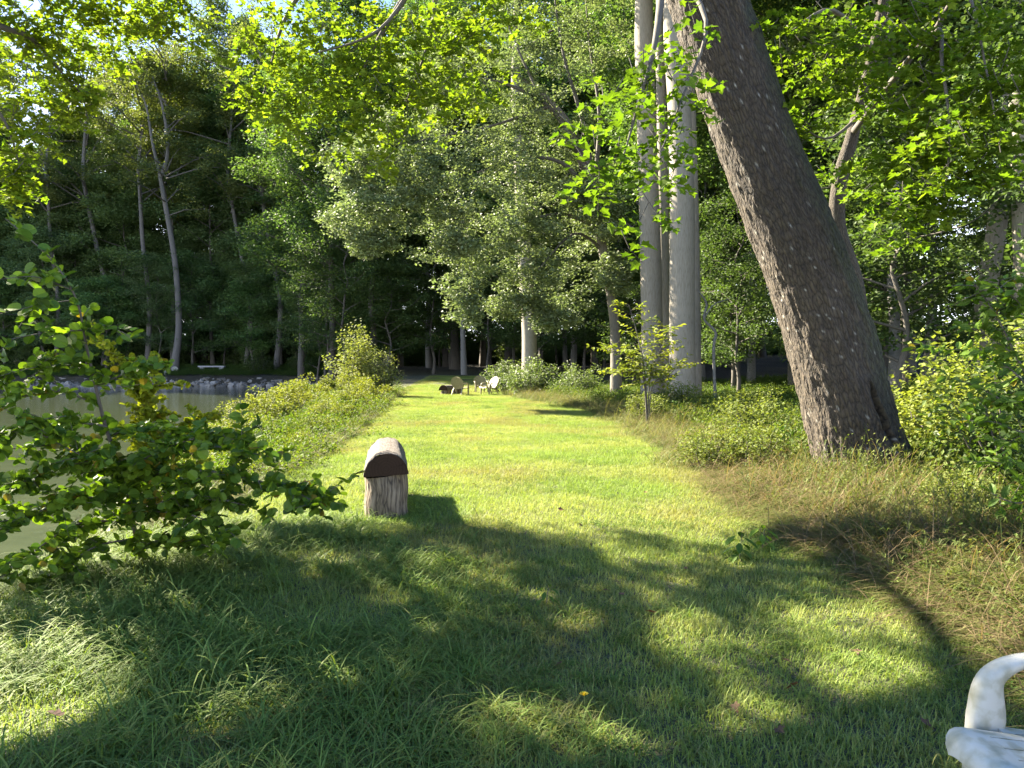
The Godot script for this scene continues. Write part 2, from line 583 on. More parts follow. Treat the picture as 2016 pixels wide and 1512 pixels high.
# opts: height, bole (where the crown starts), spread, radius, lean, leaves, leaf, a, b
func make_tree(called: String, o: Dictionary) -> Node3D:
	var root := Node3D.new()
	root.name = numbered(called)
	var wood := Shape.new()
	var leaves := Shape.new()
	var H: float = o.height
	var path := []
	var lean: Vector3 = o.get("lean", Vector3.ZERO)
	var steps := 10
	for k in steps + 1:
		var t := float(k) / steps
		var p := Vector3(R.randfn() * 0.12, H * t, R.randfn() * 0.12) * Vector3(1 + t, 1, 1 + t) + lean * t * t
		if k == 0: p = Vector3(0, -0.4, 0)
		path.append(r4(p, maxf(0.02, o.radius * (1.0 - 0.93 * pow(t, 0.8)) * (1.25 if k == 0 else 1.0))))
	tube(wood, smooth_path(path, 3), 9)
	var tips := []
	var nb: int = o.get("branches", 22)
	for k in nb:
		var t := lerpf(o.bole / H, 0.97, pow((k + 0.3) / nb, 0.85))
		var seg := mini(int(t * steps), steps - 1)
		var from := p3(path[seg]).lerp(p3(path[seg + 1]), t * steps - seg)
		var ang := k * 2.4 + rnd(-0.4, 0.4)
		var f: float = (t - o.bole / H) / (1.0 - o.bole / H)
		var reach: float = o.spread * (0.35 + 1.1 * sin(PI * clampf(0.18 + 0.75 * f, 0.0, 1.0))) / 1.45 * rnd(0.7, 1.15)
		var rise: float = o.get("rise", 0.7) * reach * rnd(0.6, 1.3)
		var end := from + Vector3(cos(ang) * reach, rise, sin(ang) * reach)
		var mid := from.lerp(end, 0.5) + Vector3(R.randfn(), R.randfn() + 0.6, R.randfn()) * reach * 0.07
		var r0: float = maxf(0.03, o.radius * (1.0 - t) * 0.55)
		var bp := smooth_path([r4(from, r0), r4(mid, r0 * 0.6), r4(end, 0.015)], 4)
		tube(wood, bp, 5)
		for q in 4:
			var bt := rnd(0.3, 1.0)
			var st := p3(bp[int(bt * (bp.size() - 1))])
			var dd := Vector3(R.randfn(), 0.3 + R.randf() * 0.5, R.randfn()).normalized() * reach * rnd(0.18, 0.42)
			tube(wood, [r4(st, r0 * 0.3), r4(st + dd * 0.5 + Vector3(0, 0.1, 0), r0 * 0.2), r4(st + dd, 0.01)], 4)
			tips.append(st + dd)
		tips.append(end)
		tips.append(mid)
	var total: int = o.leaves
	var per := maxi(8, total / tips.size())
	var cr: float = o.spread * o.get("clump", 0.3)
	for p in tips:
		var sc := rnd(0.6, 1.25)
		clump(leaves, p, Vector3(cr, cr * o.get("flat", 0.55), cr) * sc, int(per * sc * sc), o.leaf, o.a, o.b, o.get("droop", 1.0))
	part("trunk", wood.mesh(), mat[o.get("bark", "wood_bark")], root)
	part("crown", leaves.mesh(), mat[o.get("leafmat", "forest")], root)
	return root

func plant(proto: Node3D, pos: Vector3, turn: float, size: float, label: String, category: String, group: String) -> Node3D:
	var o: Node3D
	if not proto.is_inside_tree() and proto.get_parent() == null:
		o = proto
		add_child(o)
	else:
		o = proto.duplicate()
		o.name = numbered(String(proto.name).rstrip("0123456789").trim_suffix("_"))
		add_child(o)
	o.position = pos
	o.rotation.y = turn
	o.scale = Vector3(size, size * rnd(0.92, 1.08), size)
	tag(o, label, category, group)
	return o

# low leafy bush: stems with leaf faces
func make_bush(called: String, h: float, w: float, count: int, size: float, a: Color, b: Color, family := "bush", lumps := 16) -> Node3D:
	var root := Node3D.new()
	root.name = numbered(called)
	var wood := Shape.new()
	var leaves := Shape.new()
	for k in lumps:
		var t := R.randf() * TAU
		var rr := sqrt(R.randf()) * w
		var top := Vector3(cos(t) * rr, h * (1.0 - 0.45 * pow(rr / w, 2.0)) * rnd(0.6, 1.05), sin(t) * rr)
		var foot := Vector3(top.x * 0.35, -0.15, top.z * 0.35)
		var mid := foot.lerp(top, 0.55) + Vector3(R.randfn(), 0.5, R.randfn()) * 0.08 * w
		tube(wood, smooth_path([r4(foot, 0.012 + 0.006 * h), r4(mid, 0.008 + 0.003 * h), r4(top, 0.003)], 3), 4)
		var per := count / lumps
		for q in 3:
			var c := foot.lerp(top, [0.45, 0.75, 1.0][q]) + Vector3(R.randfn(), R.randfn() * 0.5, R.randfn()) * w * 0.1
			clump(leaves, c, Vector3(w * 0.34, h * 0.2, w * 0.34) * rnd(0.7, 1.2), per / 3, size, a, b, 0.9)
	part("stem", wood.mesh(), mat.wood_bark, root)
	part("foliage", leaves.mesh(), mat[family], root).set_meta("kind", "stuff")
	return root

# ------------------------------------------------------------------ maple sprays
# twigs hung with leaves in pairs, inside an ellipsoid; everything relative to the foot of the tree
func sprays(list: Array, tints: PackedColorArray, wood: Shape, centre: Vector3, rad: Vector3, twigs: int, size: float, a: Color, b: Color, droop := 0.5, per := 4) -> void:
	for k in twigs:
		var d := Vector3(R.randfn(), R.randfn(), R.randfn()).normalized() * pow(R.randf(), 0.4)
		var p := centre + d * rad
		var t := R.randf() * TAU
		var go := Vector3(cos(t), -droop * rnd(0.2, 1.4), sin(t)).normalized()
		var long := size * rnd(2.0, 3.6)
		var tone := a.lerp(b, R.randf())
		if wood and k % 3 == 0:
			tube(wood, [r4(p - go * long * 0.6 + Vector3(0, long * 0.3, 0), 0.006), r4(p, 0.004), r4(p + go * long, 0.002)], 3)
		for q in per:
			for sd in [-1.0, 1.0]:
				var along := p + go * long * (float(q) + 0.5) / per
				var out: Vector3 = (go * 0.5 + go.cross(Vector3.UP).normalized() * sd + Vector3(0, rnd(-0.7, 0.1), 0)).normalized()
				var nn := (Vector3.UP + Vector3(R.randfn(), R.randfn(), R.randfn()) * 0.45).normalized()
				var sz := size * rnd(0.6, 1.2)
				list.append(Transform3D(leaf_basis(nn, out, sz), along + out * sz * 0.35))
				tints.append(tone.lerp(a.lerp(b, R.randf()), 0.4) * rnd(0.8, 1.2))

func crown_sprays(list: Array, tints: PackedColorArray, centre: Vector3, rad: Vector3, twigs: int, a: Color, b: Color) -> void:
	for k in 24:
		var d := Vector3(R.randfn(), R.randfn(), R.randfn()).normalized() * pow(R.randf(), 0.4)
		sprays(list, tints, null, centre + d * rad * 0.9, rad * rnd(0.12, 0.24), int(twigs * 0.54 / 24.0), 0.125, a, b, 0.5)

# ellipsoid from pixels: centre (px, py) and half sizes in pixels at depth d
func blob(e: Array) -> Array:
	var d: float = e[4]
	return [at(e[0], e[1], d), Vector3(e[2], e[3], (e[2] + e[3]) * 0.55) * d / FOCAL]

func limb(wood: Shape, base: Vector3, pts: Array, sides := 7) -> void:   # pts: [px, py, d, radius]
	var q := []
	for p in pts: q.append(r4(at(p[0], p[1], p[2]) - base, p[3]))
	tube(wood, smooth_path(q, 5), sides)

func leaning_maple() -> void:
	var d := 10.8
	var spine := [[1714, 985, 100], [1703, 930, 93], [1679, 850, 85], [1640, 700, 83], [1609, 600, 81], [1572, 500, 79], [1504, 330, 75], [1440, 150, 73], [1390, 0, 71], [1310, -200, 62], [1200, -430, 48], [1070, -680, 32], [950, -900, 14]]
	var base := at(1706, 950, d)
	base.y = ground_y(base.x, base.z)
	var root := thing("leaning_maple", "massive dark-barked maple trunk leaning left across the picture with a slit hollow at its foot", "tree", base)
	var q := []
	for p in spine: q.append(r4(at(p[0], p[1], d) - base, p[2] * d / FOCAL))
	var path := smooth_path(q, 24)
	var s := Shape.new()
	var sides := 150
	var plates := FastNoiseLite.new()
	plates.noise_type = FastNoiseLite.TYPE_CELLULAR
	plates.cellular_return_type = FastNoiseLite.RETURN_DISTANCE2_SUB
	plates.frequency = 1.0
	plates.seed = 11
	plates.domain_warp_enabled = true
	plates.domain_warp_amplitude = 0.5
	plates.domain_warp_frequency = 0.8
	var soft := FastNoiseLite.new()
	soft.frequency = 1.0
	var side := Vector3.RIGHT
	var along := 0.0
	for k in path.size():
		var p := p3(path[k])
		if k > 0: along += p.distance_to(p3(path[k - 1]))
		var d2 := (p3(path[mini(k + 1, path.size() - 1)]) - p3(path[maxi(k - 1, 0)])).normalized()
		side = (side - d2 * side.dot(d2)).normalized()
		var up := d2.cross(side)            # points away from the camera or towards it
		var r: float = path[k].w
		for a in sides + 1:
			var t := TAU * (a % sides) / sides
			var nn := side * cos(t) + up * sin(t)
			var lobes := 0.05 * r * sin(3.0 * t + 0.4 * along + 1.0) + 0.03 * r * soft.get_noise_3d(nn.x * 2.0, along * 0.7, nn.z * 2.0)
			lobes += 0.26 * smoothstep(1.0, 0.0, along) * maxf(0.0, sin(4.0 * t + 0.6)) * r
			var cell := plates.get_noise_3d(nn.x * r * 10.0, along * 1.7, nn.z * r * 10.0) + 1.0
			var bark := 0.036 * smoothstep(0.0, 0.5, cell)
			# slit hollow in the lower right of the side that faces the lawn
			var facing := nn.dot(Vector3(0.30, 0.0, 0.954))
			var slit := 0.0
			var off := nn.x - (0.30 - 0.16 * (along - 1.35))
			if nn.z > 0.0 and along > 0.5 and along < 1.75:
				var wide := 0.055 * sin(PI * clampf((along - 0.55) / 1.15, 0.0, 1.0)) + 0.01
				slit = -0.22 * smoothstep(wide * 1.8, wide * 0.5, absf(off)) * smoothstep(0.5, 0.8, along) * smoothstep(1.75, 1.5, along)
				lobes += 0.05 * smoothstep(0.5, 0.1, absf(off)) * (1.0 - smoothstep(wide * 1.4, wide * 3.0, absf(off)) * 0.4)
			s.v.append(p + nn * (r + lobes + bark + slit - 0.02))
			s.uv.append(Vector2(float(a) / sides * 6.0, along / 0.5))
			# bark brown, pale lichen flecks, moss on the upper (right-hand) side
			var col := Color(0.056, 0.043, 0.027).lerp(Color(0.088, 0.070, 0.046), clampf(0.5 + soft.get_noise_3d(nn.x * 6.0, along * 3.0, nn.z * 6.0), 0.0, 1.0))
			col = col.lerp(Color(0.055, 0.045, 0.036), 0.55 * smoothstep(0.2, 0.0, cell))
			var fleck := soft.get_noise_3d(nn.x * r * 30.0 + 40.0, along * 14.0, nn.z * r * 30.0)
			if fleck > 0.47 and soft.get_noise_2d(along * 1.5, t * 1.5 + 9.0) > -0.1: col = col.lerp(Color(0.42, 0.42, 0.38), 0.8)
			var moss := smoothstep(0.28, 0.72, nn.x + 0.35 * soft.get_noise_3d(nn.x * 3.0, along * 2.0 + 7.0, nn.z * 3.0)) * smoothstep(0.6, 2.0, along)
			col = col.lerp(Color(0.034, 0.042, 0.014), 0.85 * moss)
			s.c.append(col)
	var w := sides + 1
	var nsum := PackedVector3Array()
	nsum.resize(s.v.size())
	for k in path.size() - 1:
		for a in sides:
			var b := k * w + a
			s.i.append_array([b, b + w, b + 1, b + 1, b + w, b + w + 1])
	for k in range(0, s.i.size(), 3):
		var fn := (s.v[s.i[k + 2]] - s.v[s.i[k]]).cross(s.v[s.i[k + 1]] - s.v[s.i[k]])
		for z in 3: nsum[s.i[k + z]] += fn
	for k in path.size():
		var j := nsum[k * w] + nsum[k * w + sides]
		nsum[k * w] = j
		nsum[k * w + sides] = j
	for k in nsum.size(): nsum[k] = nsum[k].normalized()
	s.n = nsum
	part("trunk", s.mesh(), mat.rough_bark, root)
	# limbs and the foliage that hangs over the lawn
	var wood := Shape.new()
	var dark := Color(0.085, 0.072, 0.055)
	limb(wood, base, [[1290, -200, 10.8, 0.28], [1150, -260, 10.4, 0.18], [980, -200, 10.2, 0.12], [860, -90, 10.2, 0.07], [755, 60, 10.4, 0.035], [700, 170, 10.4, 0.014]])
	limb(wood, base, [[1170, -430, 10.8, 0.25], [1000, -420, 10.0, 0.16], [820, -280, 10.0, 0.1], [680, -120, 10.4, 0.06], [570, 20, 10.8, 0.03], [530, 140, 10.8, 0.012]])
	limb(wood, base, [[980, -200, 10.2, 0.08], [840, -60, 9.8, 0.04], [745, 60, 9.6, 0.02], [620, 105, 9.8, 0.008]])
	limb(wood, base, [[860, -90, 10.2, 0.05], [850, 60, 10.4, 0.025], [800, 200, 10.4, 0.01]])
	limb(wood, base, [[1330, -120, 10.6, 0.2], [1330, -160, 9.4, 0.11], [1310, -80, 8.4, 0.06], [1290, 80, 7.6, 0.03], [1250, 230, 7.2, 0.014], [1220, 330, 7.0, 0.006]])
	limb(wood, base, [[1310, -80, 8.4, 0.05], [1390, 40, 7.6, 0.022], [1340, 200, 7.2, 0.01], [1300, 300, 7.1, 0.005]])
	limb(wood, base, [[1290, -200, 10.8, 0.22], [1450, -300, 9.6, 0.12], [1600, -200, 8.8, 0.07], [1700, -60, 8.6, 0.03]])
	part("limb", wood.mesh(), mat.wood_bark, root)
	var list := []
	var tints := PackedColorArray()
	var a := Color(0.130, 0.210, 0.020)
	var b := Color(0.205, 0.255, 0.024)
	var twigw := Shape.new()
	for e in [[560, 40, 120, 70, 10.6, 60], [520, 130, 80, 60, 10.8, 46], [560, 205, 80, 60, 10.7, 50], [640, 150, 100, 80, 10.4, 70], [575, 265, 30, 25, 10.6, 8], [480, 190, 30, 30, 10.8, 10], [690, 60, 120, 80, 10.2, 80], [740, 160, 110, 80, 10.0, 80], [720, 250, 80, 50, 10.2, 40], [765, 310, 30, 45, 10.0, 14], [840, 70, 130, 90, 10.0, 90], [860, 190, 100, 70, 10.2, 56], [950, 30, 120, 60, 10.2, 60], [650, 300, 30, 30, 10.6, 7], [940, 130, 70, 60, 10.3, 24]]:
		var bl := blob(e)
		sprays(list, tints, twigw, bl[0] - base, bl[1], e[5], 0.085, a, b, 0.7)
	for e in [[1200, 330, 70, 50, 7.1, 14], [1150, 270, 50, 60, 7.3, 8], [1290, 250, 70, 70, 7.2, 16], [1340, 180, 60, 90, 7.3, 15], [1330, 330, 60, 60, 7.2, 13], [1270, 120, 60, 60, 7.4, 12], [1220, 190, 60, 70, 7.2, 11], [1270, 420, 30, 40, 7.1, 5], [1150, 370, 30, 25, 7.0, 4], [1340, 60, 60, 60, 7.5, 9], [1240, 480, 18, 20, 7.0, 2]]:
		var bl := blob(e)
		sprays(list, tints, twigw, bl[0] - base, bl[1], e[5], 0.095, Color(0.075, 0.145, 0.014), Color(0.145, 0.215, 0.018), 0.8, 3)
	# the upper crown, above the frame
	for e in [[-1.0, 13.5, -10.0, 4.0, 2.6, 4.0, 700], [1.5, 16.5, -10.5, 4.0, 2.6, 4.0, 700], [-3.5, 11.0, -11.0, 3.0, 1.8, 3.0, 300], [2.0, 12.0, -8.0, 2.6, 1.8, 2.6, 220]]:
		crown_sprays(list, tints, Vector3(e[0], e[1], e[2]) - base, Vector3(e[3], e[4], e[5]), e[6], a, b)
	part("twig", twigw.mesh(), mat.wood_bark, root).set_meta("kind", "stuff")
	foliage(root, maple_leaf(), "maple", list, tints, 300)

func bank_maple() -> void:
	# stands on the near shore just outside the picture; its boughs hang into the upper left and shade the foreground
	var base := on_ground(-8.6, -4.6)
	var root := thing("bank_maple", "yellow-green maple boughs hanging down into the upper left corner", "tree", base)
	var wood := Shape.new()
	tube(wood, smooth_path([r4(Vector3(0, -0.5, 0), 0.42), r4(Vector3(0.1, 2.0, -0.2), 0.32), r4(Vector3(-0.1, 5.0, -0.8), 0.27), r4(Vector3(-0.4, 9.0, -2.0), 0.18), r4(Vector3(-0.5, 14.0, -3.0), 0.04)], 8), 20)
	part("trunk", wood.mesh(), mat.rough_bark, root)
	wood = Shape.new()
	var fork := Vector3(-0.1, 5.0, -0.8)
	for e in [[[-120, -60, 9.0, 0.12], [-20, 40, 9.6, 0.05], [60, 75, 10.0, 0.03], [110, 130, 10.4, 0.018], [165, 190, 10.6, 0.006]], [[-160, -260, 9.0, 0.14], [40, -180, 9.8, 0.08], [180, -90, 10.2, 0.05], [300, 10, 10.6, 0.014]], [[-200, 60, 8.6, 0.08], [-60, 170, 9.2, 0.04], [10, 240, 9.6, 0.018], [50, 370, 9.8, 0.006]]]:
		var q := [r4(fork, 0.2)]
		for p in e: q.append(r4(at(p[0], p[1], p[2]) - base, p[3]))
		tube(wood, smooth_path(q, 6), 8)
	for k in 12:
		var t := k * 2.4
		var h := 5.5 + k * 0.6
		var e := Vector3(cos(t) * rnd(3, 5.5), h + rnd(1, 3), sin(t) * rnd(3, 5.5) - 2.0)
		tube(wood, smooth_path([r4(Vector3(-0.3, h, -1.2), 0.13), r4(e * 0.5 + Vector3(0, h * 0.5 + 0.4, 0), 0.07), r4(e, 0.015)], 4), 6)
	part("limb", wood.mesh(), mat.wood_bark, root)
	var list := []
	var tints := PackedColorArray()
	var twigw := Shape.new()
	var a := Color(0.125, 0.200, 0.018)
	var b := Color(0.210, 0.250, 0.022)
	for e in [[40, 20, 110, 50, 10.0, 34], [190, 15, 110, 45, 10.4, 38], [320, 35, 60, 35, 10.6, 18], [330, 5, 80, 30, 10.8, 16], [110, 100, 80, 50, 10.4, 22], [150, 180, 50, 45, 10.6, 20], [60, 190, 50, 60, 10.0, 14], [130, 235, 30, 20, 10.6, 6], [20, 270, 50, 50, 9.8, 18], [40, 340, 40, 40, 9.8, 16], [15, 380, 40, 30, 9.8, 9], [90, 275, 20, 15, 10.2, 3], [375, 70, 25, 20, 10.7, 4], [250, 60, 90, 40, 11.2, 18], [80, 130, 90, 60, 11.4, 20], [200, 110, 70, 40, 11.6, 12]]:
		var bl := blob(e)
		sprays(list, tints, twigw, bl[0] - base, bl[1], int(e[5] * 2.2), 0.088, a, b, 0.8)
	# the crown over the bank
	for e in [[-9.5, 9.0, -8.8, 3.0, 2.0, 3.0, 560], [-12.5, 9.5, -8.0, 3.0, 2.4, 3.2, 620], [-10.5, 12.0, -6.5, 3.4, 2.2, 3.2, 620], [-7.6, 8.2, -6.6, 2.4, 1.8, 2.8, 420], [-7.0, 10.6, -3.6, 3.0, 2.2, 3.0, 420], [-12.0, 7.6, -11.0, 2.4, 1.4, 1.8, 260], [-8.2, 6.6, -9.6, 1.6, 1.1, 1.4, 150], [-10.0, 8.0, -11.6, 2.4, 1.4, 1.8, 460], [-8.4, 10.4, -10.6, 2.4, 1.6, 2.2, 420], [-11.5, 10.8, -10.8, 2.6, 1.6, 2.2, 420]]:
		crown_sprays(list, tints, Vector3(e[0], e[1], e[2]) - base, Vector3(e[3], e[4], e[5]), e[6], a, b)
	part("twig", twigw.mesh(), mat.wood_bark, root).set_meta("kind", "stuff")
	foliage(root, maple_leaf(), "maple", list, tints, 300)

func slender_maple() -> void:
	var base := at(1700, 800, 14.0)
	base.y = ground_y(base.x, base.z)
	var root := thing("slender_maple", "slender maple behind the leaning trunk with bright leaves hanging across the upper right", "tree", base)
	var wood := Shape.new()
	var q := [r4(Vector3(0, -0.4, 0), 0.2)]
	for p in [[1690, 600, 14.0, 0.15], [1650, 450, 14.0, 0.14], [1655, 350, 13.8, 0.13], [1680, 260, 13.6, 0.11], [1720, 100, 13.2, 0.09], [1760, -120, 12.6, 0.07], [1800, -420, 12.0, 0.02]]: q.append(r4(at(p[0], p[1], p[2]) - base, p[3]))
	tube(wood, smooth_path(q, 8), 14, Color(0.1, 0.085, 0.062))
	part("trunk", wood.mesh(), mat.rough_bark, root)
	wood = Shape.new()
	limb(wood, base, [[1680, 260, 13.6, 0.06], [1740, 180, 11.6, 0.04], [1840, 60, 9.6, 0.03], [1855, 130, 9.0, 0.02], [1870, 260, 8.8, 0.014], [1860, 390, 8.8, 0.006]])
	limb(wood, base, [[1840, 60, 9.6, 0.03], [1900, -20, 9.0, 0.02], [1940, 130, 8.6, 0.012], [1970, 300, 8.4, 0.005]])
	limb(wood, base, [[1740, 180, 11.6, 0.04], [1640, 270, 11.0, 0.02], [1580, 250, 10.6, 0.008]])
	limb(wood, base, [[1720, 100, 13.2, 0.06], [1640, 20, 11.4, 0.03], [1560, 60, 10.6, 0.01]])
	limb(wood, base, [[1760, -120, 12.6, 0.06], [1900, -160, 10.4, 0.04], [2010, -30, 8.8, 0.02], [2030, 200, 8.2, 0.008]])
	part("limb", wood.mesh(), mat.wood_bark, root)
	var list := []
	var tints := PackedColorArray()
	var twigw := Shape.new()
	var a := Color(0.080, 0.150, 0.014)
	var b := Color(0.170, 0.230, 0.018)
	for e in [[1560, 60, 90, 60, 10.8, 22], [1620, 150, 80, 70, 10.8, 22], [1580, 240, 60, 60, 10.8, 16], [1680, 60, 100, 70, 10.4, 30], [1720, 170, 90, 70, 10.4, 30], [1800, 60, 110, 80, 9.4, 40], [1830, 190, 90, 80, 9.2, 36], [1790, 280, 80, 60, 9.4, 26], [1860, 300, 80, 60, 8.9, 30], [1840, 390, 80, 50, 8.9, 28], [1790, 420, 50, 35, 9.0, 12], [1780, 465, 30, 15, 9.0, 4], [1940, 80, 90, 80, 8.8, 34], [1950, 230, 80, 80, 8.6, 32], [1960, 330, 60, 50, 8.6, 20], [1720, 330, 60, 50, 9.6, 12], [1705, 395, 20, 25, 9.2, 4], [2000, 150, 60, 90, 8.4, 22], [1650, 330, 50, 40, 11.0, 9]]:
		var bl := blob(e)
		sprays(list, tints, twigw, bl[0] - base, bl[1], int(e[5] * 1.5), 0.092, a, b, 0.6)
	for e in [[6.0, 9.5, -11.5, 3.0, 2.0, 3.0, 260], [8.0, 12.0, -12.5, 3.0, 2.0, 3.0, 260]]:
		crown_sprays(list, tints, Vector3(e[0], e[1], e[2]) - base, Vector3(e[3], e[4], e[5]), e[6], a, b)
	part("twig", twigw.mesh(), mat.wood_bark, root).set_meta("kind", "stuff")
	foliage(root, maple_leaf(), "maple", list, tints, 300)

# ------------------------------------------------------------------ near shrubs with leaves one can pick apart
func leafy_branch(list: Array, tints: PackedColorArray, wood: Shape, base: Vector3, pts: Array, size: float, gap: float, a: Color, b: Color, twigs := 3, lean := 0.75) -> void:
	var q := []
	for p in pts: q.append(r4(at(p[0], p[1], p[2]) - base, p[3]))
	var path := smooth_path(q, 10)
	tube(wood, path, 6)
	var acc := 0.0
	var flip := 1.0
	for k in range(1, path.size()):
		var p := p3(path[k])
		var go := p - p3(path[k - 1])
		acc += go.length()
		while acc > gap:
			acc -= gap
			flip = -flip
			go = go.normalized()
			var out := (go * 0.6 + Vector3(R.randfn(), R.randfn() * 0.5, R.randfn()) + go.cross(Vector3.UP) * flip).normalized()
			if R.randf() < 0.33 * twigs / 3.0 and path[k].w < 0.02:
				var ll := rnd(0.10, 0.32)
				tube(wood, [r4(p, 0.003), r4(p + out * ll * 0.5 + Vector3(0, 0.01, 0), 0.0025), r4(p + out * ll, 0.0015)], 4)
				var cnt := int(ll / gap * 1.1) + 2
				for z in cnt:
					var pp := p + out * ll * (z + 0.6) / cnt
					var o2 := (out * 0.5 + Vector3(R.randfn(), R.randfn() * 0.5 - 0.1, R.randfn())).normalized()
					var nn := (Vector3.UP * 0.9 + Vector3(R.randfn(), R.randfn() * 0.5, R.randfn()) * lean).normalized()
					list.append(Transform3D(leaf_basis(nn, o2, size * rnd(0.6, 1.15)), pp))
					tints.append(tint(a, b) if R.randf() > 0.025 else Color(0.26, 0.20, 0.025))
			else:
				var n2 := (Vector3.UP * 0.9 + Vector3(R.randfn(), R.randfn() * 0.5, R.randfn()) * lean).normalized()
				list.append(Transform3D(leaf_basis(n2, out, size * rnd(0.65, 1.2)), p))
				tints.append(tint(a, b))

func alder_shrub() -> void:
	var base := at(290, 1110, 6.2)
	base.y = ground_y(base.x, base.z)
	var root := thing("alder_shrub", "young alder shrub with round dark glossy leaves on the pond bank, left edge", "shrub", base)
	var wood := Shape.new()
	var list := []
	var tints := PackedColorArray()
	var a := Color(0.055, 0.115, 0.015)
	var b := Color(0.165, 0.255, 0.022)
	var br := [
		[[285, 1130, 6.2, 0.022], [240, 940, 5.8, 0.017], [205, 830, 5.6, 0.014], [172, 690, 5.4, 0.010], [150, 590, 5.2, 0.008], [100, 510, 5.1, 0.005], [10, 430, 5.0, 0.003]],
		[[245, 960, 5.8, 0.012], [320, 930, 5.6, 0.009], [430, 930, 5.4, 0.006], [560, 960, 5.3, 0.004], [680, 995, 5.2, 0.002]],
		[[240, 940, 5.8, 0.012], [320, 880, 5.7, 0.008], [430, 880, 5.6, 0.005], [530, 900, 5.5, 0.003]],
		[[262, 1010, 5.9, 0.012], [350, 980, 5.6, 0.008], [450, 985, 5.4, 0.005], [520, 1010, 5.3, 0.003]],
		[[262, 1010, 5.9, 0.010], [360, 1010, 5.5, 0.006], [440, 1040, 5.3, 0.003]],
		[[240, 940, 5.8, 0.011], [140, 920, 5.5, 0.008], [40, 950, 5.2, 0.005], [-80, 985, 5.0, 0.003]],
		[[238, 930, 5.8, 0.011], [150, 880, 5.7, 0.008], [50, 880, 5.6, 0.005], [-70, 900, 5.4, 0.003]],
		[[265, 1030, 5.9, 0.011], [160, 1030, 5.6, 0.008], [60, 1090, 5.3, 0.005], [-30, 1160, 5.1, 0.003]],
		[[270, 1060, 5.9, 0.010], [180, 1080, 5.6, 0.006], [90, 1150, 5.4, 0.003]],
		[[255, 990, 5.8, 0.010], [150, 980, 5.4, 0.007], [50, 1020, 5.2, 0.004], [-40, 1060, 5.0, 0.003]],
		[[210, 840, 5.6, 0.009], [120, 830, 5.4, 0.006], [20, 850, 5.2, 0.004], [-60, 860, 5.0, 0.003]],
		[[200, 800, 5.6, 0.008], [110, 770, 5.4, 0.005], [10, 790, 5.2, 0.003]],
		[[190, 760, 5.5, 0.008], [260, 730, 5.5, 0.005], [310, 720, 5.5, 0.003]],
		[[180, 720, 5.5, 0.007], [90, 720, 5.3, 0.004], [0, 740, 5.1, 0.003]],
		[[165, 650, 5.3, 0.006], [90, 655, 5.1, 0.004], [10, 670, 5.0, 0.003]],
		[[165, 650, 5.3, 0.005], [215, 640, 5.3, 0.003], [235, 660, 5.3, 0.002]],
		[[150, 590, 5.2, 0.005], [80, 600, 5.1, 0.003], [-10, 620, 5.0, 0.002]],
		[[140, 570, 5.2, 0.005], [70, 545, 5.1, 0.003], [0, 550, 5.0, 0.002]],
		[[215, 860, 5.7, 0.009], [270, 840, 5.8, 0.006], [340, 850, 5.8, 0.003]],
		[[255, 1000, 5.9, 0.010], [300, 960, 6.1, 0.006], [390, 950, 6.2, 0.003]],
		[[250, 980, 5.9, 0.010], [200, 960, 6.1, 0.006], [110, 990, 6.2, 0.004], [40, 1000, 6.2, 0.003]],
		[[275, 1080, 6.0, 0.010], [330, 1060, 5.8, 0.006], [410, 1080, 5.7, 0.003]],
		[[560, 955, 5.3, 0.004], [620, 985, 5.2, 0.003], [650, 960, 5.2, 0.002]],
		[[240, 960, 5.8, 0.010], [290, 900, 5.4, 0.006], [400, 860, 5.2, 0.004], [480, 870, 5.1, 0.002]],
		[[230, 920, 5.7, 0.010], [170, 900, 5.2, 0.006], [90, 860, 5.0, 0.004], [30, 820, 4.9, 0.002]],
	]
	for k in br.size():
		leafy_branch(list, tints, wood, base, br[k], 0.092 if k in [0, 14, 15, 16, 17] else 0.078, 0.023 if k > 0 and k < 14 or k > 17 else 0.045, a, b, 4 if k > 0 else 1)
	part("branch", wood.mesh(), mat.wood_bark, root)
	foliage(root, round_leaf(), "alder", list, tints, 300)

func hop_vine() -> void:
	var base := at(320, 960, 6.9)
	base.y = ground_y(base.x, base.z)
	var root := thing("climbing_vine", "bright yellow-green climbing vine rising out of the round-leaved shrub", "vine", base)
	var wood := Shape.new()
	var list := []
	var tints := PackedColorArray()
	var a := Color(0.17, 0.22, 0.014)
	var b := Color(0.25, 0.27, 0.018)
	for br in [[[320, 960, 6.9, 0.008], [325, 880, 6.7, 0.006], [290, 790, 6.6, 0.005], [270, 730, 6.6, 0.004], [310, 705, 6.6, 0.002]], [[330, 960, 6.8, 0.006], [300, 860, 6.7, 0.004], [275, 780, 6.6, 0.003], [250, 720, 6.6, 0.002]], [[310, 940, 6.8, 0.006], [280, 840, 6.7, 0.004], [300, 760, 6.6, 0.002]], [[325, 880, 6.7, 0.004], [370, 830, 6.7, 0.003], [430, 826, 6.7, 0.002]], [[270, 730, 6.6, 0.003], [220, 690, 6.6, 0.002], [190, 650, 6.6, 0.002]], [[330, 960, 6.8, 0.005], [345, 900, 6.7, 0.003], [310, 830, 6.6, 0.002]]]:
		leafy_branch(list, tints, wood, base, br, 0.055, 0.011, a, b, 2, 0.8)
	part("stem", wood.mesh(), mat.wood_bark, root)
	foliage(root, round_leaf(), "bush", list, tints, 300)

